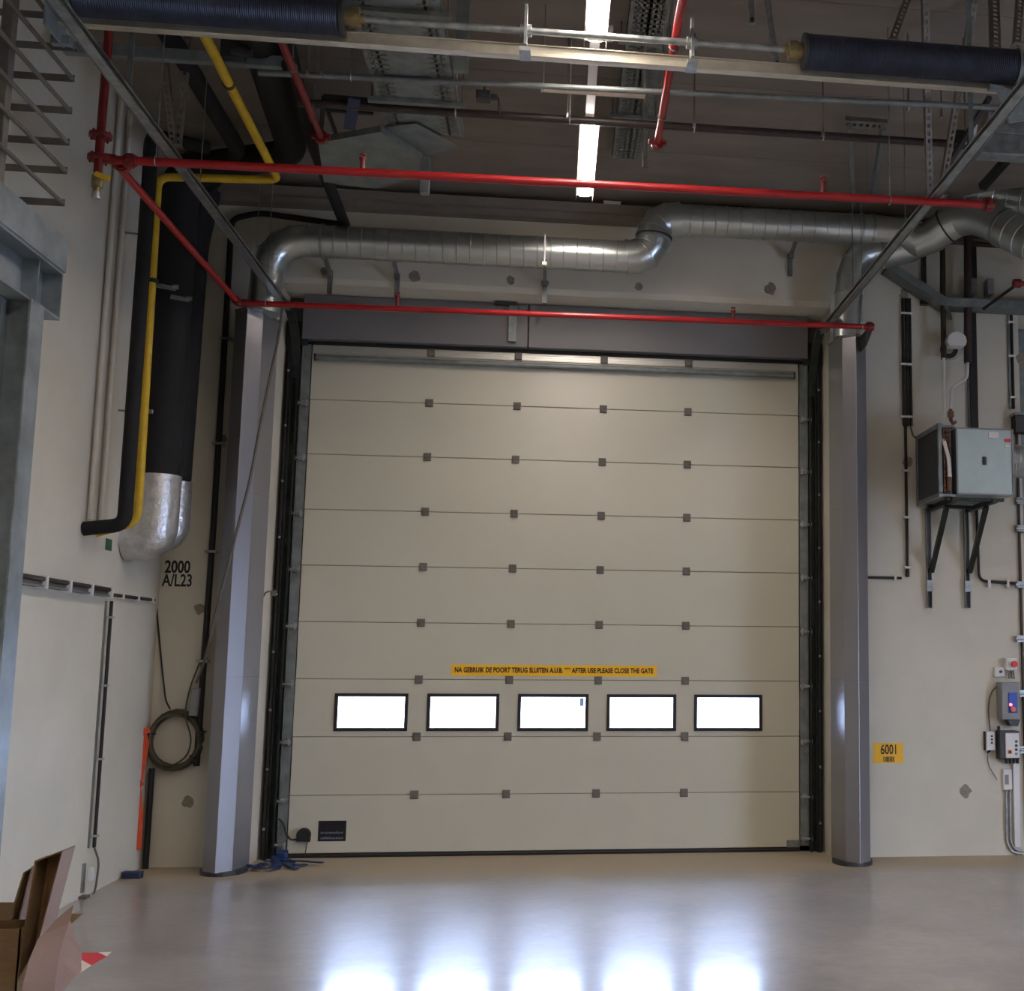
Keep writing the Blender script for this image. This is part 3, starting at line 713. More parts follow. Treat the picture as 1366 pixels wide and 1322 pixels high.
# grey block light grey housing on ceiling near end of the light
t = tag(MB().box(-.70, -.62, -3.9, -3.86, 5.28, 5.85).build('tray_drop_plate', 'galvd'), 'vertical grey plate hanging beside the wide cable tray', 'plate')
for p, lab in (((798, 44), 'small lit end box of the light strip above the spring shaft'), ((815, 275), 'small pale box on the wall just past the end of the light strip')):
    q = at(*p, Z=5.5) if p[1] < 100 else at(*p, Y=-.5)
    tag(MB().bbox(q.x-.07, q.x+.09, q.y-.04, q.y+.04, q.z-.03, q.z+.04, .008).build('connection_box', 'white'), lab, 'box')
# hanging bits at the very top
for (a, c, lab, m) in (((1001, -20), (1003, 32), 'short galvanised bracket hanging at the top edge, left of two', 'galv'), ((1021, -20), (1036, 90), 'long slanting galvanised bar reaching down to the spring shaft', 'galv'),
                       ((460, -10), (500, 18), 'dark clamp at the top edge left of the middle', 'track')):
    P, Q = at(*a, Y=-4.3), at(*c, Y=-4.3); t = thing('hanging_bar', Q, lab, 'bracket')
    MB().bar(P, Q, .035, .02, (0,1,0)).build('bar', m, t); MB().bar(P+V((.012,0,0)), Q+V((.012,0,.0)), .004, .04, (0,1,0)).build('flange', m, t)
    MB().tube([Q+V((0,-.02,.02)), Q+V((0,.02,.02))], .014, 8).build('bolt', 'dgrey', t)
for px, py0, py1, Y, lab in ((926, 90, 168, -3.5, 'thin rod hanging to the brown pipe below the right bearing plate'), (1098, 88, 180, -3.5, 'thin rod hanging to the brown pipe below the left half of the right spring'), (1212, 10, 143, -3.7, 'dark thin rod holding the grey conduit behind the right spring'),
        (1285, 5, 70, -3.7, 'thin rod ending just behind the right half of the right spring'), (1256, 100, 155, -3.5, 'thin rod between the two long perforated struts at right'), (1288, 100, 190, -3.4, 'rightmost thin rod, meeting the brown pipe at the right door rail'),
        (757, 55, 155, -3.4, 'thin rod hanging to the brown pipe just left of the light strip'), (428, 50, 100, -3.7, 'short thin rod above the left part of the grey conduit, right of two'), (410, 60, 98, -3.7, 'short thin rod above the left end of the grey conduit, left of two')):
    P, Q = at(px, py0, Y=Y), at(px, py1, Y=Y)
    t = thing('threaded_rod', Q, lab, 'rod', 'thin ceiling rods')
    MB().tube([(Q.x, Y, ZC), Q], .0055, 6).build('rod', 'wire', t); MB().tube([Q+V((0,0,-.01)), Q+V((0,0,.02))], .012, 6).build('nut', 'galv', t)

# ================================================================ LEFT CORNER PIPES
yz = at(371, 240, Y=-1.86).z
yl = run('yellow_gas_pipe', [at(258, 18, Z=yz), at(371, 240, Y=-1.86), at(211, 236, Y=-1.86), at(183, 700, Y=-1.86)+V((0,0,.02)), V((XL+.002, -1.86, at(183, 712, Y=-1.86).z))], .031, 'yellow',
    'yellow gas pipe coming along the ceiling, bending and dropping down the left corner', 'pipe', 14, .09)
for px, py in ((305, 112), (204, 375)):
    q = at(px, py, Z=yz) if py < 200 else at(px, py, Y=-1.86)
    MB().tube([q+V((0,0,-.015)) if py > 200 else q+V((0,-.015,0)), q+V((0,0,.015)) if py > 200 else q+V((0,.015,0))], .038, 14).build('pipe_clamp', 'track', yl, 40)
# straighten: put the gas pipe horizontal leg in one plane
run('black_insulated_pipe', [V((-2.75, -1.75, 5.6)), at(202, 180, Y=-2.1), at(199, 240, Y=-2.1), at(166, 700, Y=-2.1), V((XL+.002, -2.1, at(140, 706, Y=-2.1).z))], .05, 'black',
    'thin black insulated pipe dropping left of the yellow pipe and turning into the wall', 'pipe', 14, .08)
def bigpipe(pts, r, label, foil_z):
    base = V(pts[-1]); t = thing('large_black_insulated_pipe', base, label, 'pipe', None)
    P = fillet(pts, .22, 6); MB().tube(P[:9], .115, 22).build('insulation', 'black', t, 50)
    MB().tube(P[8:], r, 22).build('riser_insulation', 'black', t, 50)
    return t
pa = at(212, 640, Y=-1.25); pb = at(234, 640, Y=-.9)
za = at(212, 215, Y=-1.25).z+.02
k2 = at(392, 205, Z=5.62)
TA = [at(336, 20, Z=5.62), k2, V((pa.x+.03, -1.28, 5.60)), V((pa.x+.01, -1.25, 5.1)), V((pa.x, -1.25, pa.z))]
t = bigpipe(TA, .15, 'thick black insulated pipe running from the ceiling down the left corner into silver foil', 0)
b = MB(); z0 = at(205, 722, Y=-1.25).z
b.tube(fillet([V((pa.x, -1.25, pa.z+.02)), V((pa.x, -1.25, z0+.02)), V((XL+.002, -1.25, z0))], .12, 6), .162, 22); b.build('foil_wrap', 'foil', t, 50)
MB().tube([V((pa.x, -1.25, pa.z-.02)), V((pa.x, -1.25, pa.z+.03))], .166, 22).build('foil_band', 'foil', t, 50)
TB = [at(208, 18, Z=5.62), at(318, 200, Z=5.62), V((pb.x+.10, -.92, 5.58)), V((pb.x+.02, -.9, 5.1)), V((pb.x, -.9, pb.z))]
t = thing('narrow_black_insulated_pipe', V((pb.x, -.9, pb.z)), 'second black insulated pipe, nearer the back wall, with its foil end beside the first', 'pipe')
MB().tube(fillet(TB[:3], .1, 5), .062, 18).build('insulation', 'black', t, 50)
MB().tube(fillet(TB[2:], .1, 5), .12, 18).build('riser_insulation', 'black', t, 50)
MB().tube(fillet([V((pb.x, -.9, pb.z-.02)), V((pb.x, -.9, z0+.08)), V((pb.x-.2, -.9, z0+.06))], .1, 6), .128, 22).build('foil_wrap', 'foil', t, 50)
for px, py in ((222, 383), (240, 398)):
    q = at(px, py, Y=-1.42); b = MB(); b.bar(q+V((-.07,0,.01)), q+V((.07,.0,-.01)), .01, .035); b.tube([q+V((.05,-.01,0)), q+V((.09,-.01,0))], .02, 8); b.build('pipe_clamp', 'galv', t)
run('short_black_pipe', [at(375, 20, Z=5.6), at(414, 185, Z=5.5), at(460, 300, Y=-.7)], .045, 'black', 'black pipe slanting down from the ceiling to the spiral duct, right of the thick one', 'pipe', 14, .1)
run('black_cable_conduit', [at(262, 1022, Y=-.45), at(285, 700, Y=-.45), at(303, 400, Y=-.45), at(309, 292, Y=-.45), at(345, 284, Y=-.5), at(455, 299, Y=-.55)], .026, 'dark',
    'long black conduit up the back wall left of the wide steel column', 'conduit', 10, .08,
    hang=[], hangz=None)
cc = bpy.data.objects['black_cable_conduit']
for px, py in ((302, 452), (291, 592), (281, 736), (270, 882)):
    q = at(px, py, Y=-.45); MB().box(q.x-.045, q.x+.045, -.475, YB-.0005, q.z-.01, q.z+.01).build('clip', 'galv', cc)
# cream pipes on the left wall
for k, (px, Y) in enumerate(((166, -1.75), (150, -1.95))):
    x = XL+.03; zz = at(145, 700, X=XL+.04).z
    t = tag(MB().tube([(x, Y-.12, zz), (x, Y-.12, ZC)], .02, 14).build('cream_pipe', 'wall', None, 40), ('cream painted pipe on the left wall, next to the black pipe' if k == 0 else 'cream painted pipe on the left wall, farther from the corner'), 'pipe')
for py in (310, 548):
    q = at(180, py, X=XL+.12); t = thing('pipe_support', q, ('upper' if py < 400 else 'lower')+' thin steel clip reaching from the wall to the black pipe', 'bracket', None)
    MB().bar((XL, q.y, q.z), (XL+.2, q.y+.05, q.z), .012, .012).build('arm', 'galvd', t); MB().bar((XL+.16, q.y-.02, q.z), (XL+.26, q.y-.04, q.z-.01), .02, .03).build('clip', 'galv', t)
# dark X beams and flat bars at upper left
run_b = thing('dark_support_beam', at(175, 88, Y=-3.4), 'dark horizontal steel channel carrying the pipes at upper left', 'beam')
P, Q = at(85, 82, Y=-3.4), at(376, 92, Y=-3.4); P.z = Q.z = at(300, 86, Y=-3.4).z
b = MB(); b.bar(P, Q, .05, .004); b.bar(P+V((0,-.025,.035)), Q+V((0,-.025,.035)), .004, .07); b.bar(P+V((0,-.0,.07)), Q+V((0,0,.07)), .05, .004); b.build('channel', 'beam', run_b)
for x in (P.x+.25, Q.x-.25): MB().tube([(x, -3.4, P.z), (x, -3.4, ZC)], .008, 6).build('threaded_rod', 'wire', run_b)
b = MB(); q = at(310, 70, Y=-3.45)
b.box(q.x-.06, q.x+.08, -3.5, -3.42, q.z-.05, q.z+.06); b.tube([q+V((.02,-.08,-.02)), q+V((.14,-.08,-.04))], .03, 12); b.build('pipe_clamp', 'dgrey', run_b, 40)
# green tags
for k, (px, py) in enumerate(((145, 727), (169, 735))):
    q = at(px, py, X=XL+.002); lab = 'small green tag on the left wall under the black pipe end' if k == 0 else 'small green tag on the left wall under the yellow pipe end'
    tag(MB().box(XL, XL+.004, q.y-.06, q.y+.06, q.z-.04, q.z+.045).build('green_tag', 'green'), lab, 'tag')
# wall number
w = thing('wall_number', at(237, 766, Y=YB), 'black stencilled text 2000 A/L23 on the left end of the back wall', 'wall lettering')
q = at(237, 757, Y=YB); text('2000', .145, (q.x, YB, q.z), 'ink', w, width=at(254,757,Y=YB).x-at(220,757,Y=YB).x, bold=.004)
q = at(236, 775, Y=YB); text('A/L23', .145, (q.x, YB, q.z), 'ink', w, width=at(256,757,Y=YB).x-at(216,757,Y=YB).x, bold=.003)

# left wall cable trays
t = thing('wall_cable_tray', (XL, -3, 2.1), 'narrow brown-grey cable tray along the left wall with cables in it', 'cable tray')
def onL(px, py, o=.0): q = at(px, py, X=XL+.03); return q
A_, B_ = onL(18, 776), onL(142, 795); C_ = onL(207, 803)
C_.y = min(C_.y, YB-.03)
b = MB(); b.bar(A_+V((0,-1.5,.0)), B_, .06, .012); b.bar(A_+V((-.02,-1.5,.025)), B_+V((-.02,0,.025)), .006, .06); b.build('tray_channel', 'galvd', t)
MB().tube([A_+V((.0,-1.5,.02)), B_+V((0,0,.02))], .018, 8).build('cable', 'wire', t, 60); MB().tube([A_+V((.02,-1.5,.045)), B_+V((.02,0,.045))], .016, 8).build('cable', 'brown', t, 60)
for k in range(5):
    q = A_+(B_-A_)*(k/4); MB().box(q.x-.03, q.x+.045, q.y-.012, q.y+.012, q.z-.02, q.z+.065).build('clip', 'white', t)
b = MB(); b.tube([B_+V((-.01,0,.015)), C_+V((-.01,0,.015))], .014, 8); b.build('thin_conduit', 'brown', t, 60)
for k in range(1, 4):
    q = B_+(C_-B_)*(k/3.2); MB().box(q.x-.03, q.x+.01, q.y-.012, q.y+.012, q.z-.01, q.z+.035).build('clip', 'white', t)
D0, D1 = onL(148, 802), onL(125, 1130); D1.y = D0.y
t = thing('vertical_wall_conduit', (XL+.03, D0.y, .1), 'black conduit dropping down the left wall to a small white socket', 'conduit')
MB().tube([(XL+.035, D0.y, D0.z), (XL+.035, D0.y, D1.z)], .013, 10).build('conduit', 'dark', t, 50)
MB().box(XL, XL+.012, D0.y-.035, D0.y-.018, D1.z, D0.z).build('backing_strip', 'galvd', t)
for z in (D0.z-.12, D0.z-.62, D0.z-1.15, D1.z+.08): MB().box(XL, XL+.056, D0.y-.022, D0.y+.022, z-.008, z+.008).build('clip', 'galv', t)
MB().tube(fillet([(XL+.035, D0.y, D1.z), (XL+.035, D0.y+.12, D1.z-.12), (XL+.03, D0.y+.10, D1.z-.33), (XL+.02, D0.y-.1, D1.z-.42), (XL+.02, D0.y-.1, .0)], .06), .008, 8).build('cable', 'wire', t, 60)
b = MB(); b.box(XL, XL+.015, D0.y-.11, D0.y-.07, D1.z-.3, D1.z-.1); b.build('socket_strip', 'galv', t)
b = MB(); b.box(XL, XL+.03, D0.y+.0, D0.y+.06, D1.z-.24, D1.z-.15); b.build('socket_box', 'white', t, bevel=.006)
MB().box(XL, XL+.05, D0.y-.14, D0.y-.06, .0, .02).build('floor_clip', 'wire', t)

# corner conduit, coil, straps
q0, q1 = at(198, 1040, Y=-.45), at(190, 1166, Y=-.45)
q0.x = q1.x = XL+.05
tag(MB().tube([(q0.x, -.43, .80), (q0.x, -.43, 0)], .025, 10).build('corner_conduit', 'dark', None, 50), 'short black conduit in the left corner behind the orange strap', 'conduit')
cc = at(231, 988, Y=-.5); R = (at(269, 988, Y=-.5).x-at(193, 988, Y=-.5).x)/2
t = thing('coiled_cable', (cc.x, -.46, cc.z-R), 'big coil of greenish brown cable hanging in the left corner', 'cable')
rc = random.Random(5); P = []
for k in range(24*11+1):
    a = 2*math.pi*k/24; w = k//24
    rr_ = R*(.86+.025*(w % 5))+.006*math.sin(a*2.3+w); P.append((cc.x+rr_*math.cos(a)*.98, -.43-.022*(w % 3)-.01*math.sin(a+w), cc.z+rr_*1.12*math.sin(a)))
MB().tube(P, .0135, 6).build('coil_loops', 'cable', t, 60)
MB().tube(fillet([at(208, 803, Y=YB-.02), at(216, 890, Y=YB-.02), at(221, 935, Y=YB-.05), at(227, 946, Y=-.45)], .1), .007, 6).build('hanging_wire', 'dark', t, 60)
MB().tube(fillet([at(268, 880, Y=-.46), at(252, 920, Y=-.5), at(246, 955, Y=-.5), at(256, 985, Y=-.5), at(250, 1010, Y=-.5), at(225, 1024, Y=-.5), at(205, 1015, Y=-.5), at(193, 985, Y=-.5)], .2, 6), .007, 6).build('loose_end', 'cable', t, 60)
for a in (15, 165, 320): aa = math.radians(a); MB().torus((cc.x+R*.93*math.cos(aa), -.45, cc.z+R*1.05*math.sin(aa)), (-math.sin(aa),0,math.cos(aa)), .04, .008, 12, 6).build('cable_tie', 'dgrey', t)
tag(MB().bar(at(262, 918, Y=-.5), at(258, 955, Y=-.5), .07, .05, (0,1,0)).build('pale_insulation_sleeve', 'greyp', bevel=.01), 'pale grey sleeve fixed at the foot of the black conduit above the coil', 'sleeve')
# orange strap
P = [at(*p, Y=-.52) for p in ((188, 970), (195, 990), (190, 1020), (184, 1050), (187, 1090), (184, 1132))]
t = thing('orange_strap', P[-1], 'orange ratchet strap hanging from the cable coil in the corner', 'strap')
b = MB()
for i in range(len(P)-1):
    b.bar(P[i], P[i+1]+(P[i+1]-P[i]).normalized()*.01, .05, .006, (0,1,0))
b.build('webbing', 'orange', t)
MB().bar(at(182, 980, Y=-.53), at(200, 973, Y=-.53), .05, .02, (0,1,0)).build('knot', 'orange', t)
MB().bar(at(181, 1040, Y=-.53), at(187, 1050, Y=-.53), .07, .02, (0,1,0)).build('buckle', 'orange', t)
q = at(172, 1168, Z=.02)
q.x = max(q.x, XL+.09)
tag(MB().bbox(q.x-.07, q.x+.07, q.y-.04, q.y+.04, 0, .05, .01).build('small_blue_block', 'dblue'), 'small dark blue plastic block on the floor in the left corner', 'block')
# blue straps at the foot of the door
t = thing('blue_strap_pile', (-2.2, -.3, 0), 'crumpled blue straps lying at the lower left corner of the door', 'straps')
rs = random.Random(11)
for (pts, w) in (([(325,1160),(340,1156),(356,1158),(350,1152),(338,1160)], .035), ([(372,1138),(380,1148),(400,1150),(430,1153)], .04), ([(352,1152),(375,1150),(392,1155),(408,1152)], .05), ([(330,1157),(352,1161),(375,1156),(362,1150)], .03), ([(366,1146),(372,1156),(360,1160)], .05), ([(376,1144),(392,1148),(384,1156),(396,1158)], .04)):
    P = [at(px, py, Z=.02) for px, py in pts]
    for p in P: p.y = min(p.y, -.06); p.z = .012+rs.random()*.035
    b = MB(); P = fillet(P, .05, 3)
    for i in range(len(P)-1): b.bar(P[i], P[i+1], w, .008)
    b.build('strap_length', 'blue', t)
MB().bbox(at(368,1140,Y=-.16).x, at(384,1140,Y=-.16).x, -.20, -.15, 0, .09, .02).build('strap_bundle', 'blue', t)
# thin cable hanging over the left column
P = [at(377, 410, Y=-1.02), at(372, 450, Y=-1.03), at(352, 540, Y=-1.05), at(334, 640, Y=-1.06), at(318, 700, Y=-1.05), at(303, 760, Y=-1.0), at(287, 820, Y=-.95), at(274, 880, Y=-.75), at(262, 910, Y=-.6)]
tag(MB().tube(fillet(P, .3, 4), .012, 8).build('hanging_cable', 'wire', None, 60), 'thin brown-grey cable sagging across the front of the left steel column', 'cable')
# small hook with toothed edge strip
q = at(360, 790, Y=-.42)
t = thing('wall_hook', q, 'small steel hook on the cream jamb beside the left column', 'hook')
MB().tube(fillet([q+V((-.06,-.05,-.08)), q+V((-.02,-.05,0)), q+V((.03,-.02,.01))], .02), .007, 6).build('hook', 'wire', t, 60); MB().bar(q+V((.01,0,0)), q+V((.05,0,-.01)), .02, .05).build('plate', 'wire', t)

# ================================================================ STEEL PLATFORM (far left)
pl = thing('steel_platform', (-2.9, -4.4, 0), 'galvanised steel platform with beam, post and guard rail at the left edge', 'platform')
bx = at(82, 400, Y=-4.2).x; zb0 = at(85, 428, Y=-4.2).z; zb1 = at(85, 364, Y=-4.2).z
b = MB(); yE = -4.2; yS = -9.0
b.box(bx-.11, bx+.0, yS, yE, zb0, zb0+.014); b.box(bx-.11, bx+.0, yS, yE, zb1-.014, zb1); b.box(bx-.11, bx-.102, yS, yE, zb0, zb1)
b.build('edge_beam', 'beam', pl)
MB().box(bx-.10, bx-.0, yE-.012, yE, zb0+.014, zb1-.014).build('end_plate', 'beam', pl)
MB().box(bx-.10, bx-.02, yE-.26, yE-.25, zb0+.014, zb1-.014).build('stiffener', 'beam', pl)
b = MB(); b.box(XL+.05, bx-.11, yE-.18, yE-.06, zb0+.01, zb0+.022); b.box(XL+.05, bx-.11, yE-.18, yE-.06, zb1-.02, zb1-.008); b.box(XL+.05, bx-.11, yE-.124, yE-.116, zb0+.02, zb1-.02); b.build('cross_beam', 'beam', pl)
zt = zb1+.19
b = MB(); b.box(bx+.0, bx+.008, yS, yE+.01, zb1+.002, zt); b.box(XL+.05, bx+.0, yE+.002, yE+.01, zb1+.002, zt); b.build('toe_board', 'beam', pl)
MB().box(XL+.05, bx, yS, yE, zb1, zb1+.03).build('deck', 'galvd', pl)
cxp = at(32, 440, Y=-4.5).x
b = MB()
b.box(cxp+.065, cxp+.075, -4.62, -4.46, 0, zb0); b.box(cxp-.075, cxp-.065, -4.62, -4.46, 0, zb0); b.box(cxp-.07, cxp+.07, -4.545, -4.535, 0, zb0)
b.build('column', 'beam', pl)
MB().box(cxp-.12, cxp+.12, -4.68, -4.40, 0, .015).build('base_plate', 'beam', pl)
zl_ = [at(x, y, Y=yE+.02).z for x, y in ((96, 105), (94, 148), (91, 190), (89, 228), (88, 271))]
dz = (zl_[0]-zl_[4])/4
gx = at(90, 190, Y=yE+.02).x
for z in zl_ + [zl_[0]+dz, zl_[0]+2*dz]:
    if z > zl_[0]+.1: ex = gx
    b = MB(); b.tube([(gx, yS, z), (gx, yE+.02, z)], .012, 8); b.build('guard_rail', 'rail', pl, 40)
    b = MB(); b.box(XL+.06, gx+.012, yE+.014, yE+.020, z-.02, z+.02); b.build('cross_rail', 'rail', pl)
for Y in (-4.85,):
    q = at(12, 240, Y=-4.85); b = MB(); b.box(gx-.075, gx-.02, Y-.03, Y+.03, zb1, 5.7); b.build('guard_post', 'rail', pl, bevel=.004)

# ================================================================ CARDBOARD
t = thing('cardboard_box', (-2.8, -5.4, 0), 'brown cardboard box at the bottom left corner with open flaps', 'box')
x1 = at(27, 1250, Y=-5.55).x; zt = at(20, 1236, Y=-5.5).z
b = MB(); th = .006; xa_, xb_, ya_, yb_ = -3.16, x1, -5.55, -5.36
b.box(xa_, xb_, ya_, ya_+th, 0, zt); b.box(xa_, xb_, yb_-th, yb_, 0, zt); b.box(xa_, xa_+th, ya_, yb_, 0, zt); b.box(xb_-th, xb_, ya_, yb_, 0, zt); b.box(xa_, xb_, ya_, yb_, 0, th)
b.build('carton_body', 'card', t)
def ribbon(pairs, name, m):
    b = MB(); n = len(pairs)
    top = [(at(a[0], a[1], Y=y), at(c[0], c[1], Y=y+.03)) for a, c, y in pairs]
    for k in range(n-1):
        (a, c), (d, e) = top[k], top[k+1]; o = V((0, .005, .003))
        b.add([a, c, e, d, a+o, c+o, e+o, d+o], [(0,1,2,3),(7,6,5,4),(0,4,5,1),(1,5,6,2),(2,6,7,3),(3,7,4,0)])
    return b.build(name, m, t, 40)
ribbon([((26,1340),(71,1340),-5.72), ((31,1310),(74,1310),-5.70), ((41,1275),(79,1275),-5.66), ((50,1254),(87,1246),-5.62), ((58,1246),(92,1232),-5.59), ((76,1226),(98,1208),-5.55)], 'flap', 'cardl')
ribbon([((71,1345),(60,1345),-5.5), ((71,1340),(70,1330),-5.5), ((74,1312),(95,1309),-5.46), ((79,1275),(108,1296),-5.42), ((87,1246),(107,1270),-5.38), ((92,1228),(97,1238),-5.34)], 'flap', 'cardl')
F3 = [at(92, 1235, Y=-5.05), at(110, 1219, Y=-5.0), at(95, 1219, Y=-5.0)]
MB().prism(F3, (0, .005, .0)).build('flap_corner', 'card', t)
MB().prism([at(0, 1204, Y=-5.0), at(18, 1204, Y=-5.0), at(14, 1238, Y=-5.02), at(-20, 1238, Y=-5.02)], (0, .006, 0)).build('back_flap', 'card', t)
def open_carton(name, q, dep, label, inm):
    t = thing(name, (q[2].x, q[2].y, 0), label, 'box')
    for i in range(4):
        a, c = q[i], q[(i+1) % 4]; cen = sum(q, V((0,0,0)))/4
        inw = (cen-(a+c)/2).normalized()*.006
        MB().prism([a, c, c+dep, a+dep], inw).build('side', 'cardl' if i == 1 else 'card', t)
    MB().prism([p+dep for p in q], (0, .005, 0)).build('bottom', inm, t)
    return t
q = [at(46, 1149, Y=-5.45), at(84, 1134, Y=-5.45), at(50, 1262, Y=-5.57), at(22, 1310, Y=-5.57)]
open_carton('open_carton', q, V((.0, .13, .0)), 'tall empty cardboard carton leaning up behind the front box, open side forward', 'cardd')
q = [at(31, 1164, Y=-5.30), at(44, 1156, Y=-5.30), at(18, 1262, Y=-5.34), at(4, 1250, Y=-5.34)]
open_carton('flattened_carton', q, V((.02, .12, .0)), 'narrow cardboard piece standing left of the leaning open carton', 'cardd')
# tape on the floor
t = thing('floor_tape', at(128, 1280, Z=0), 'red and white striped tape corner on the floor beside the box flaps', 'floor tape')
for pts, m in ((((109, 1271), (131, 1271), (142, 1276), (122, 1288), (109, 1281)), 'tred'), (((131, 1270.5), (149, 1270), (142, 1276)), 'twhite'), (((109, 1281), (122, 1288), (108, 1297), (100, 1300)), 'twhite')):
    MB().prism([at(*p, Z=.0005) for p in pts], (0, 0, .0015)).build('stripe', m, t)

# ================================================================ PLASTER PATCHES
def patch(px, py, r, lab, wall='b'):
    q = at(px, py, Y=YB) ; b = MB(); n = 11; rp = random.Random(px)
    pts = [(q.x+r*rp.uniform(.65, 1.1)*math.cos(2*math.pi*k/n), YB-.0025, q.z+r*rp.uniform(.75, 1.2)*math.sin(2*math.pi*k/n)) for k in range(n)]
    b.prism(pts, (0, .004, 0)); tag(b.build('plaster_patch', 'plaster'), lab, 'wall patch')
patch(1288, 1055, .06, 'grey plaster patch low on the back wall between yellow sign and control boxes')
patch(1211, 616, .06, 'grey plaster patch on the back wall left of the fan heater')
patch(266, 812, .05, 'grey plaster patch on the back wall below the stencilled number')
patch(251, 1070, .05, 'grey plaster patch low on the back wall below the cable coil')
patch(432, 362, .035, 'leftmost grey plaster patch on the lintel, by the duct bracket')
patch(553, 369, .055, 'grey plaster patch on the lintel over the left half of the door')
patch(681, 374, .04, 'grey plaster patch on the lintel, second from the duct strap on its left')
patch(727, 378, .04, 'grey plaster patch on the lintel directly below the duct strap')
patch(852, 382, .04, 'grey plaster patch on the lintel below the stepped duct elbow')
patch(1028, 385, .06, 'rightmost grey plaster patch on the lintel')
patch(299, 585, .03, 'small grey plaster patch beside the black conduit, left of the column')
patch(1361, 478, .05, 'grey plaster patch at the right picture edge beside the conduit')
patch(1206, 393, .05, 'grey plaster patch above the three black conduits')
# centre bracket above the leaf
q = at(683, 430, Y=-.14)
t = thing('centre_bracket', (q.x, -.14, 4.6), 'grey steel angle bracket on the panel above the middle of the door', 'bracket')
MB().box(q.x-.03, q.x+.04, -.15, -.112, 4.6, 4.97).build('upright', 'galvd', t); MB().box(q.x-.16, q.x+.04, -.17, -.112, 4.94, 4.965).build('top_plate', 'dgrey', t)

# ================================================================ RIGHT WALL EQUIPMENT
# second door at the right edge
d2_ = thing('door_2', (6.6, 0, 0), 'edge of a second sectional door at the right border of the picture', 'door'); d2_['kind'] = 'structure'
for i in range(9): MB().bbox(4.60, 8.75, 0, .04, edges[i+1]+.003, edges[i]-.003, .004).build('panel', 'panel', d2_)
MB().box(4.3, 8.9, .051, .09, -.01, 5.3).build('backing', 'clad', d2_)
b = MB(); b.box(4.31, 4.6, -.0, .03, 0, 4.98); b.build('end_plate', 'galvd', d2_)
x = at(1355, 800, Y=-.4).x
tr2 = thing('door_track', (4.33, -.4, 0), 'grey guide rail of the second door at the right picture edge', 'door track')
MB().box(4.245, 4.262, YB-.03, YB-.001, 0, 3.98).build('edge_angle', 'brown', tr2)
MB().box(4.262, 4.40, YB+.01, YB+.03, 0, 3.5).build('rail_web', 'greyp', tr2)
for py in (668, 705, 780, 852, 925, 1000):
    q = at(1361, py, Y=-.42); b = MB(); b.box(q.x-.035, q.x+.05, YB-.06, YB+.01, q.z-.03, q.z+.03); b.tube([(q.x-.05, YB-.05, q.z), (q.x+.05, YB-.05, q.z)], .018, 10); b.build('roller_bracket', 'galv', tr2, 40)
# fan heater
HX0, HX1, HY0, HY1 = at(1270, 600, Y=-1.1).x, at(1351, 600, Y=-1.1).x, -1.1, -.47
z1 = at(1300, 571, Y=HY0).z; z0 = at(1300, 660, Y=HY0).z
ht = thing('fan_heater', ((HX0+HX1)/2, -.8, z0), 'pale blue-grey fan heater box on wall brackets with finned coil on its left side', 'heater')
casing = MB().bbox(HX0+.04, HX1, HY0, HY1, z0, z1, .01).build('casing', 'unit', ht, bevel=.004)
b = MB(); b.box(HX0+.035, HX0+.05, HY0-.006, HY0, z0, z1); b.box(HX1-.01, HX1+.006, HY0-.008, HY0, z0, z1); b.box(HX0+.04, HX1, HY0-.008, HY0, z1-.012, z1); b.box(HX0+.04, HX1, HY0-.008, HY0, z0, z0+.012); b.build('casing_edge', 'greyp', ht)
b = MB(); xc0, xc1 = HX0-.13, HX0-.005
b.box(xc0, xc0+.03, HY0-.03, HY1, z1-.01, z1+.03); b.box(xc0, xc0+.03, HY0-.03, HY1, z0-.03, z0+.01); b.box(xc0, xc0+.03, HY0-.03, HY0+.0, z0, z1); b.box(xc0, xc0+.03, HY1-.03, HY1, z0, z1)
b.box(xc0, HX0+.03, HY0, HY1, z1, z1+.02); b.box(xc0, HX0+.03, HY0, HY1, z0-.02, z0); b.build('coil_frame', 'beam', ht)
b = MB(); yy = HY0+.01
while yy < HY1-.03: b.box(xc0+.012, xc1, yy, yy+.004, z0+.005, z1-.005); yy += .014
b.box(xc0+.03, xc1, HY0+.02, HY1-.01, z0+.01, z1-.01)
tag(b.build('cooling_fins', 'fin', ht), kind='stuff')
b = MB(); z = z0+.03
while z < z1-.02:
    for xx in (xc0+.05, xc0+.075, xc0+.10):
        b.torus((xx, HY0-.022, z), (1,0,0), .015, .008, 10, 5)
    z += .04
tag(b.build('return_bends', 'copper', ht), kind='stuff')
q = at(1313, 615, Y=HY0)
b = MB(); b.tube([(q.x, HY0-.006, q.z-.035), (q.x, HY0-.006, q.z+.035)], .017, 10); b.build('handle', 'dgrey', casing, 40)
q = at(1325, 581, Y=HY0); MB().box(q.x-.045, q.x+.045, HY0-.012, HY0-.0005, q.z-.025, q.z+.03).build('type_label', 'white', casing)
q = at(1343, 588, Y=HY0); MB().box(q.x-.02, q.x+.03, HY0-.012, HY0-.0005, q.z-.01, q.z+.015).build('red_sticker', 'tred', casing)
q = at(1343, 595, Y=HY0); MB().box(q.x-.02, q.x+.03, HY0-.0115, HY0-.0005, q.z-.015, q.z+.01).build('white_sticker', 'white', casing)
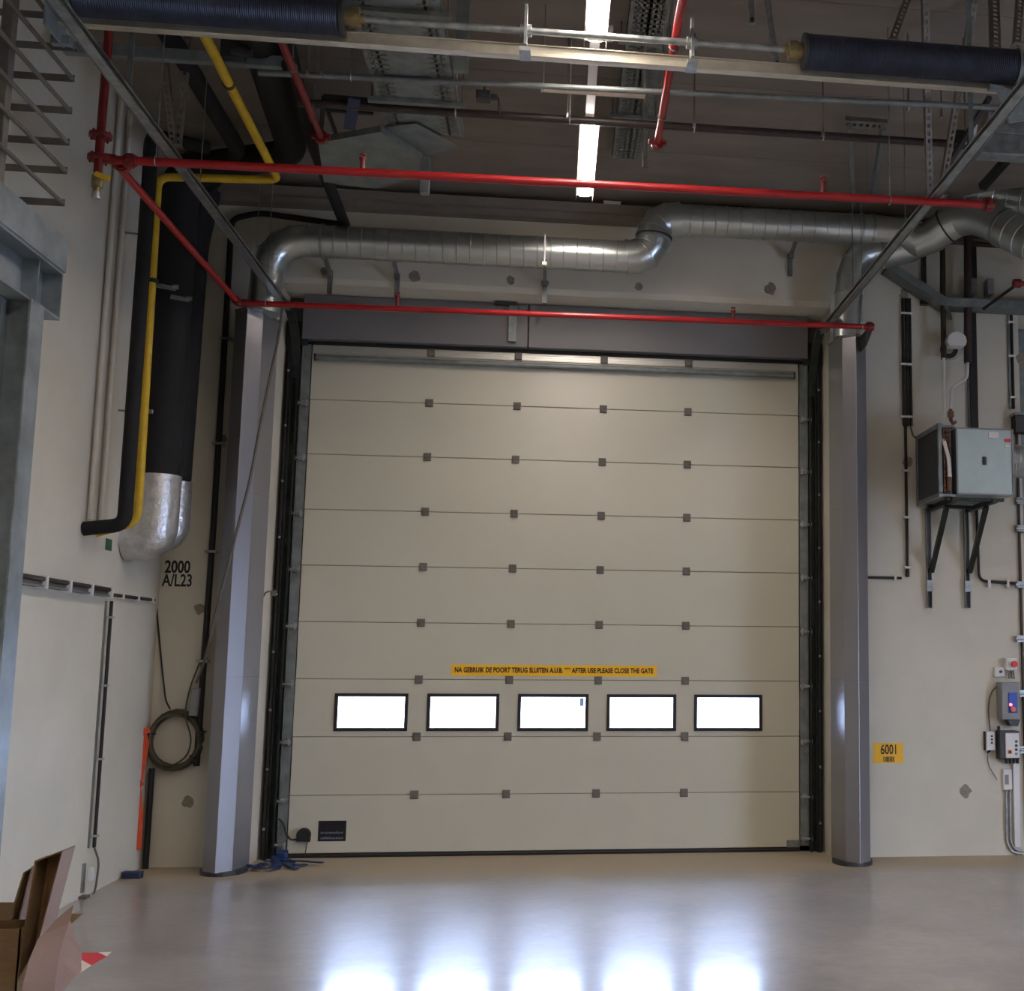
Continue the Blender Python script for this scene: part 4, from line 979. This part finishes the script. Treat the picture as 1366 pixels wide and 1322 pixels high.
# flexible duct and outlet
fx = HX1+.01; zc = at(1358, 613, Y=-.9).z; P = []; R_ = []
for k in range(30): P.append((fx+.014*k, -.8, zc)); R_.append(.135 if k % 2 else .15)
t = thing('flexible_duct', (fx, -.8, zc-.15), 'ribbed aluminium hose leaving the right side of the fan heater', 'duct')
MB().tube(P, R_, 26).build('hose', 'foil', t, 60)
q = at(1358, 565, Y=-.45); MB().box(q.x-.04, q.x+.35, YB-.12, YB-.001, q.z-.09, q.z+.07).build('outlet_box', 'dgrey', t)
MB().box(q.x-.06, q.x+.36, YB-.14, YB-.001, q.z+.07, q.z+.09).build('outlet_frame', 'beam', t)
# heater brackets
for k, (px, lab) in enumerate(((1240, 'steel wall bracket under the left end of the fan heater'), (1291, 'steel wall bracket under the right end of the fan heater'))):
    wx = at(px, 800, Y=YB-.03).x; zb = at(px, 811, Y=YB-.03).z
    t = thing('heater_bracket', (wx, YB, zb), lab, 'bracket')
    b = MB(); b.box(wx-.022, wx-.018, YB-.045, YB-.001, zb, z0-.04); b.box(wx+.018, wx+.022, YB-.045, YB-.001, zb, z0-.04); b.box(wx-.02, wx+.02, YB-.006, YB-.001, zb, z0-.04); b.build('wall_channel', 'beam', t)
    b = MB(); b.box(wx-.016, wx+.016, YB-.03, YB-.008, zb+.01, zb+.36); b.build('dark_insert', 'dark', t)
    b = MB(); xa2 = wx+.02; b.bar((xa2, YB-.02, z0-.045), (xa2, HY0+.0, z0-.045), .05, .04); b.build('arm', 'track', t)
    b = MB(); b.bar((xa2, YB-.04, z0-.62), (xa2, HY0+.22, z0-.07), .04, .04, (1,0,0)); b.build('brace', 'track', t)
    MB().box(wx-.03, wx+.03, YB-.055, YB-.03, z0-.80, z0-.70).build('clamp', 'galv', t)
MB().box(HX0-.05, HX1-.08, HY0+.02, HY0+.07, z0-.05, z0-.022).build('support_rail', 'track', ht); MB().box(HX0-.05, HX1-.08, HY1-.1, HY1-.05, z0-.05, z0-.022).build('support_rail', 'track', ht)

# water pipes above the heater
yv = -.55
run('brown_water_pipe', [at(1360, 322, Y=yv-.3), at(1302, 314, Y=yv), at(1257, 314, Y=yv), at(1259, 480, Y=yv)], .026, 'brown', 'brown water pipe bending down left of the white valve housing', 'pipe', 12, .09)
run('thick_brown_pipe', [at(1291, 308, Y=yv), at(1291, 484, Y=yv)], .037, 'brown', 'thicker brown upright pipe right of the white valve housing', 'pipe', 14)
run('level_brown_pipe', [at(1292, 325, Y=yv+.04), at(1355, 329, Y=yv-.2), at(1355, 329, Y=yv-.2)+V((4.5, -.3, 0))], .024, 'brown', 'brown pipe leaving the thick upright pipe to the right below the duct', 'pipe', 12)
q = at(1299, 485, Y=YB-.04); q2 = at(1298, 330, Y=YB-.04); q3 = at(1300, 600, Y=YB-.04)
t = thing('black_cable_duct', (q.x, YB-.02, q3.z), 'black vertical cable duct behind the thick brown pipe, down to the heater', 'cable duct')
MB().box(q.x-.04, q.x+.03, YB-.05, YB-.001, q3.z, q.z+.6).build('duct', 'dark', t); MB().box(q.x-.055, q.x-.042, YB-.03, YB-.001, q3.z, q.z+.6).build('edge_strip', 'beam', t)
MB().box(q2.x-.03, q2.x+.03, YB-.05, YB-.001, q2.z-.4, q2.z+.08).build('upper_duct', 'dark', t)
q = at(1274, 456, Y=yv-.03)
t = thing('white_valve_housing', q, 'white rounded valve actuator between the two brown pipes', 'valve')
b = MB(); b.prism([(q.x+.095*math.cos(a), yv-.09, q.z+.085*math.sin(a)) for a in [math.radians(k) for k in (-40,-20,0,25,45,65,90,115,135,155,180,200,220)]], (0,.12,0)); b.build('housing', 'white', t, 30, bevel=.008)
b = MB()
for k in range(3): b.torus((q.x-.035, yv+.04, q.z-.055), (.1,1,.1), .075-.012*k, .010, 22, 6)
b.build('coiled_lead', 'dark', t)
MB().torus((q.x-.01, yv+.05, q.z-.07), (0,1,0), .095, .006, 22, 6).build('white_loop', 'white', t)
run('white_hose', [at(1259, 478, Y=yv-.03), at(1259, 560, Y=yv-.1), at(1259, 588, Y=-1.14), at(1266, 612, Y=-1.16), at(1267, 636, Y=-1.16)], .017, 'white', 'long white hose running from the left brown pipe down to the heater coil', 'hose', 10, .07)
MB().tube([at(1267, 636, Y=-1.16), at(1266, 655, Y=-1.14)], .02, 10).build('hose_tail', 'copper', bpy.data.objects['white_hose'], 40)
run('short_white_hose', [at(1291, 478, Y=yv), at(1290, 505, Y=yv), at(1269, 517, Y=yv-.1), at(1268, 546, Y=yv-.2)], .016, 'white', 'short white hose curving from the thick brown pipe to the bronze valve', 'hose', 10, .06)
q = at(1268, 546, Y=yv-.2)
t = thing('bronze_valve', q+V((0,0,-.12)), 'small bronze shut-off valve just above the heater coil', 'valve')
b = MB(); b.tube([q+V((0,0,.0)), q+V((0,0,-.02)), q+V((0,0,-.021)), q+V((0,0,-.07)), q+V((0,0,-.071)), q+V((0,0,-.1))], [.018,.018,.03,.03,.018,.018], 12); b.build('body', 'copper', t, 40)
MB().tube(fillet([q+V((0,0,-.1)), q+V((-.0,-.05,-.14)), q+V((-.03,-.2,-.16))], .04), .016, 10).build('tail_pipe', 'copper', t, 50)

# wall conduits right
t = thing('triple_conduit', (at(1209, 570, Y=YB).x, YB, at(1209, 570, Y=YB).z), 'three black conduits side by side on the back wall right of the column', 'conduit')
for px in (1204, 1209, 1213.5):
    q = at(px, 398, Y=YB-.03); e = at(px+1, 568, Y=YB-.03); MB().tube([(q.x, YB-.025, q.z), (q.x, YB-.025, e.z)], .014, 8).build('conduit', 'dark', t, 50)
for py in (418, 486, 556):
    q = at(1209, py, Y=YB-.03); MB().box(q.x-.055, q.x+.055, YB-.045, YB-.001, q.z-.01, q.z+.01).build('clip', 'white', t)
q = at(1208, 565, Y=YB-.03); e = at(1208, 765, Y=YB-.03)
t = thing('single_conduit', (q.x, YB, e.z), 'single black conduit continuing down from the group of three', 'conduit')
MB().tube([(q.x, YB-.025, q.z), (q.x, YB-.025, e.z)], .014, 8).build('conduit', 'dark', t, 50)
for py in (628, 690, 757): z = at(1208, py, Y=YB-.03).z; MB().box(q.x-.03, q.x+.03, YB-.045, YB-.001, z-.01, z+.01).build('clip', 'white', t)
MB().tube([(q.x, YB-.025, e.z-.03), (q.x, YB-.025, e.z+.03)], .02, 8).build('end_gland', 'dark', t, 50)
q, e = at(1100, 772, Y=YB-.03), at(1203, 771, Y=YB-.03); z = e.z
t = thing('short_level_conduit', (q.x, YB, z), 'short level black conduit between the right column and the wall', 'conduit')
MB().tube([(2.6, YB-.02, z), (e.x, YB-.02, z)], .012, 8).build('conduit', 'dark', t, 50)
MB().box(e.x-.07, e.x-.05, YB-.035, YB-.001, z-.02, z+.02).build('clip', 'white', t)
t = run('curved_conduit', [at(1303, 680, Y=YB-.03), at(1306, 775, Y=YB-.03), V((4.24, YB-.03, at(1330, 778, Y=YB-.03).z))], .014, 'dark', 'black conduit dropping behind the heater bracket and turning right', 'conduit', 8, .08)
for px in (1319, 1344):
    q = at(px, 779, Y=YB-.03); MB().box(q.x-.012, q.x+.012, YB-.05, YB-.001, q.z-.035, q.z+.035).build('clip', 'white', t)
q, e = at(1349, 413, Y=YB-.03), at(1351, 545, Y=YB-.03)
t = thing('edge_conduit', (q.x, YB, e.z), 'black conduit near the right picture edge below the cable tray', 'conduit')
MB().tube([(q.x, YB-.025, q.z), (q.x, YB-.025, e.z)], .015, 8).build('conduit', 'dark', t, 50); MB().box(q.x-.035, q.x-.02, YB-.02, YB-.001, e.z, q.z).build('backing_strip', 'galvd', t)
for py in (430, 475, 530): z = at(1350, py, Y=YB-.03).z; MB().box(q.x-.035, q.x+.03, YB-.045, YB-.001, z-.01, z+.01).build('clip', 'white', t)
t = run('hanging_lead', [at(1215, 570, Y=YB-.02), at(1218, 582, Y=-.45), at(1222, 584, Y=-.5)], .008, 'wire', 'thin grey lead joining the three conduits to the fan heater', 'cable', 6, .05)
q = at(1233, 400, Y=YB-.03)
t = thing('small_wall_box', q, 'small dark wall box below the slanting tray right of the three conduits', 'box')
MB().bbox(q.x-.035, q.x+.035, YB-.06, YB-.001, q.z-.05, q.z+.03, .006).build('body', 'track', t); MB().bar(q+V((0,0,.03)), q+V((0,0,.9)), .04, .03).build('riser_channel', 'track', t)
# cable tray right
tp = [at(1185, 352, Y=-.62), at(1262, 402, Y=-.62), V((9.4, -.66, at(1262, 402, Y=-.62).z))]
t = thing('wall_cable_tray', tp[1], 'galvanised cable tray slanting down from the duct then running level to the right edge', 'cable tray')
b = MB()
for i in range(2):
    a, c = tp[i], tp[i+1]; b.bar(a, c, .006, .075); b.bar(a+V((0,.2,0)), c+V((0,.2,0)), .006, .075); b.bar(a+V((0,.1,-.035)), c+V((0,.1,-.035)), .2, .004)
b.build('tray_channel', 'galvd', t)
b = MB()
for k in range(4): b.tube([tp[1]+V((.12+.04*k, .05+.03*k, .0)), tp[2]+V((0, .05+.03*k, .0))], .012, 6)
b.build('cable', 'wire', t, 60)
MB().bar(at(1262, 408, Y=-.6), at(1268, 425, Y=YB-.01), .03, .03).build('support_arm', 'galvd', t)
for px in (1322, 1300):
    q = at(px, 385, Y=-.5); MB().box(q.x-.03, q.x+.03, -.5, YB-.001, q.z-.05, q.z+.10).build('tray_bracket', 'galv' if px == 1300 else 'greyp', t)
# red tee and dark rod
t = thing('red_branch_pipe', at(1358, 378, Y=-1.3), 'red pipe end at the right edge with a thin dark rod hanging from it', 'pipe')
MB().tube([at(1356, 378, Y=-1.3), at(1356, 378, Y=-1.3)+V((5, 0, 0))], .022, 12).build('pipe', 'red', t, 40)
MB().tube([at(1352, 378, Y=-1.3), at(1361, 378, Y=-1.3)], .04, 12).build('coupling', 'redd', t, 40)
MB().tube([at(1356, 380, Y=-1.3), at(1312, 412, Y=-.9)], .014, 8).build('rod', 'dark', t, 40)

# bright rectangular ducts at upper right edge
t = thing('rectangular_duct', at(1340, 180, Y=-2.6), 'flat galvanised duct just inside the right edge under the ceiling', 'duct')
for (y0p, y1p) in ((152, 176), (180, 204)):
    a = at(1318, y0p-4, Y=-2.8); c = at(1318, y1p+2, Y=-2.8)
    MB().box(a.x-(0 if y0p < 160 else .06), a.x+5.4, -2.8, -2.66, c.z+.01, a.z).build('duct_section', 'galv', t, bevel=.006)
tag(MB().bar(at(1310, 250, Y=-1.8), at(1350, 205, Y=-2.2), .06, .06).build('dark_brace', 'track'), 'dark diagonal steel brace below the flat duct at the right edge', 'brace')
# clamp and linkage near the right track
t = thing('pipe_clamp_bracket', at(1280, 190, Y=-3.3), 'dark clamp and link plates where the brown pipe meets the right door rail', 'bracket')
q = at(1284, 185, Y=-3.35); MB().bbox(q.x-.07, q.x+.05, q.y-.04, q.y+.04, q.z-.06, q.z+.05, .01).build('clamp', 'dark', t)
MB().bar(at(1262, 225, Y=-3.2), at(1320, 130, Y=-3.9), .03, .03).build('link_bar', 'dgrey', t)
MB().bar(at(1300, 165, Y=-3.6), at(1296, 200, Y=-3.5), .03, .05).build('plate', 'galv', t)
MB().bar(at(1335, 150, Y=-4.2), at(1352, 120, Y=-4.4), .05, .03).build('lug', 'copper', t)

# yellow 6001 sign
q0, q1 = at(1165, 991, Y=YB), at(1205, 1018, Y=YB); cx = (q0.x+q1.x)/2
t = thing('number_sign', (cx, YB, q1.z), 'yellow sign with black number 6001 and barcode right of the door', 'sign')
MB().box(q0.x, q1.x, YB-.004, YB-.0005, q1.z, q0.z).build('backing', 'sign', t)
text('6001', .12, (cx, YB-.004, q0.z-.062), 'ink', t, width=(q1.x-q0.x)*.52, bold=.002)
b = MB(); x = cx-.05; rb = random.Random(2)
while x < cx+.055:
    w = rb.choice((.003, .005, .008)); b.box(x, x+w, YB-.0055, YB-.0035, q1.z+.012, q1.z+.058); x += w+rb.choice((.003, .005))
tag(b.build('barcode', 'ink', t), 'black barcode stripes')

# control boxes at right edge
YW = YB
def wbox(name, px0, py0, px1, py1, dep, m, label, cat):
    a, c = at(px0, py0, Y=YW-dep), at(px1, py1, Y=YW-dep)
    t = thing(name, ((a.x+c.x)/2, YW, c.z), label, cat)
    MB().bbox(a.x, c.x, YW-dep, YW-.001, c.z, a.z, .006).build('body', m, t, bevel=.003)
    return t, a, c
t, a, c = wbox('emergency_stop', 1342, 878, 1357, 894, .07, 'white', 'pale box with round red push button, uppermost of the controls at the right edge', 'switch')
q = at(1353, 886, Y=YW-.09); MB().tube([(q.x, YW-.07, q.z), (q.x, YW-.09, q.z), (q.x, YW-.091, q.z), (q.x, YW-.11, q.z)], [.015,.015,.03,.028], 16).build('push_button', 'tred', t, 40)
b = MB()
for dx in (-.01, .02, .04): b.tube([(a.x+.04+dx, YW-.03, c.z), (a.x+.05+dx, YW-.03, c.z-.08)], .006, 6)
b.build('cable_tails', 'wire', t, 60)
t, a, c = wbox('round_knob_switch', 1327, 890, 1341, 903, .04, 'white', 'flat white wall box with one small dark knob, left of the red button', 'switch')
q = at(1335, 896, Y=YW-.05); MB().tube([(q.x, YW-.04, q.z), (q.x, YW-.06, q.z)], .012, 12).build('knob', 'dgrey', t, 40)
t, a, c = wbox('door_control_box', 1336, 910, 1362, 960, .14, 'greyp', 'grey door control box with blue switch panel and orange knob', 'control box')
q0, q1 = at(1345, 924, Y=YW-.14), at(1357, 951, Y=YW-.14); spn = MB().bbox(q0.x, q1.x, YW-.15, YW-.1395, q1.z, q0.z, .003).build('switch_panel', 'sblue', t)
q = at(1348, 940, Y=YW-.15); MB().tube([(q.x, YW-.15, q.z), (q.x, YW-.16, q.z)], .013, 14).build('indicator_lamp', 'redl', spn, 40)
q = at(1351, 946, Y=YW-.15); MB().tube([(q.x, YW-.15, q.z), (q.x, YW-.175, q.z)], .022, 14).build('rotary_knob', 'sorange', spn, 40)
MB().prism([(a.x+.06, YW-.12, c.z), (c.x, YW-.12, c.z), (c.x-.02, YW-.12, c.z-.06), (a.x+.09, YW-.12, c.z-.06)], (0, .1, 0)).build('cable_entry', 'dgrey', t)
t, a, c = wbox('push_button_panel', 1333, 975, 1361, 1013, .10, 'dgrey', 'dark control housing with white face and column of black buttons', 'control box')
q0, q1 = at(1341, 978, Y=YW-.11), at(1360, 1011, Y=YW-.11); fpl = MB().bbox(q0.x, q1.x, YW-.115, YW-.10, q1.z, q0.z, .004).build('face_plate', 'white', t)
for k in range(4):
    q = at(1355.5, 989+5.5*k, Y=YW-.115); MB().tube([(q.x, YW-.115, q.z), (q.x, YW-.125, q.z)], .012, 12).build('button', 'dgrey' if k < 3 else 'greyp', fpl, 40)
q = at(1347, 1003, Y=YW-.115); MB().box(q.x-.018, q.x+.018, YW-.118, YW-.114, q.z-.018, q.z+.018).build('button_surround', 'sorange', fpl); MB().tube([(q.x, YW-.115, q.z), (q.x, YW-.13, q.z)], .010, 12).build('stop_button', 'dark', fpl, 40)
MB().tube([(a.x+.015, YW-.05, a.z), (a.x+.015, YW-.05, a.z+.04)], .015, 10).build('gland', 'dark', t, 40)
b = MB()
for k in range(4): b.tube([(a.x+.08+.035*k, YW-.05, c.z), (a.x+.08+.035*k, YW-.05, c.z-.04)], .013, 8)
b.build('cable_glands', 'dgrey', t, 40)
t, a, c = wbox('socket_outlet', 1316, 976, 1328, 1001, .05, 'white', 'small pale wall socket with three dark round holes left of the button panel', 'socket')
for k in range(3):
    q = at(1323, 982+4.5*k, Y=YW-.05); MB().tube([(q.x, YW-.0505, q.z), (q.x, YW-.056, q.z)], .010, 10).build('socket_hole', 'dgrey', t, 40)
MB().box(a.x-.012, a.x-.002, YW-.03, YW-.001, c.z, a.z).build('side_strip', 'dark', t)
q = at(1317, 1004, Y=YW-.03); MB().tube([(q.x, YW-.03, q.z), (q.x+.03, YW-.03, q.z+.02)], .01, 8).build('gland', 'dark', t)
tag(MB().tube(fillet([at(1336, 911, Y=YW-.02), at(1322, 922, Y=YW-.02), at(1318, 945, Y=YW-.02), at(1321, 975, Y=YW-.02)], .12, 6), .006, 6).build('curved_cable', 'wire', None, 60), 'thin grey cable looping from the control box to the small socket', 'cable')
tag(MB().tube(fillet([at(1317, 1005, Y=YW-.02), at(1318, 1020, Y=YW-.02), at(1330, 1040, Y=YW-.03)], .06), .004, 6).build('thin_lead', 'wire', None, 60), 'thin pale lead drooping from the small socket on the right', 'cable')
t, a, c = wbox('paper_label_box', 1338, 1026, 1351, 1054, .03, 'white', 'white box with pale paper hanging below the button panel', 'box')
MB().box(a.x+.015, a.x+.05, YW-.034, YW-.0295, c.z+.05, a.z-.05).build('paper', 'greyp', t)
a, c = at(1350, 1013, Y=YW-.02), at(1361, 1130, Y=YW-.02)
tag(MB().bbox(a.x, min(c.x, 4.24), YW-.04, YW-.001, c.z, a.z, .004).build('white_cable_channel', 'white'), 'white vertical cable channel below the button panel at the right edge', 'cable channel')
t = thing('floor_conduit', at(1350, 1138, Y=YW), 'pair of thin grey conduits curving right at the foot of the wall', 'conduit')
for k, px in enumerate((1342, 1347)):
    P = [at(px, 1054, Y=YW-.02), at(px+1, 1124, Y=YW-.02), at(px+8, 1137-3*k, Y=YW-.02), at(1364, 1139-4*k, Y=YW-.02)]
    MB().tube(fillet(P, .08), .010, 8).build('conduit', 'galv', t, 50)
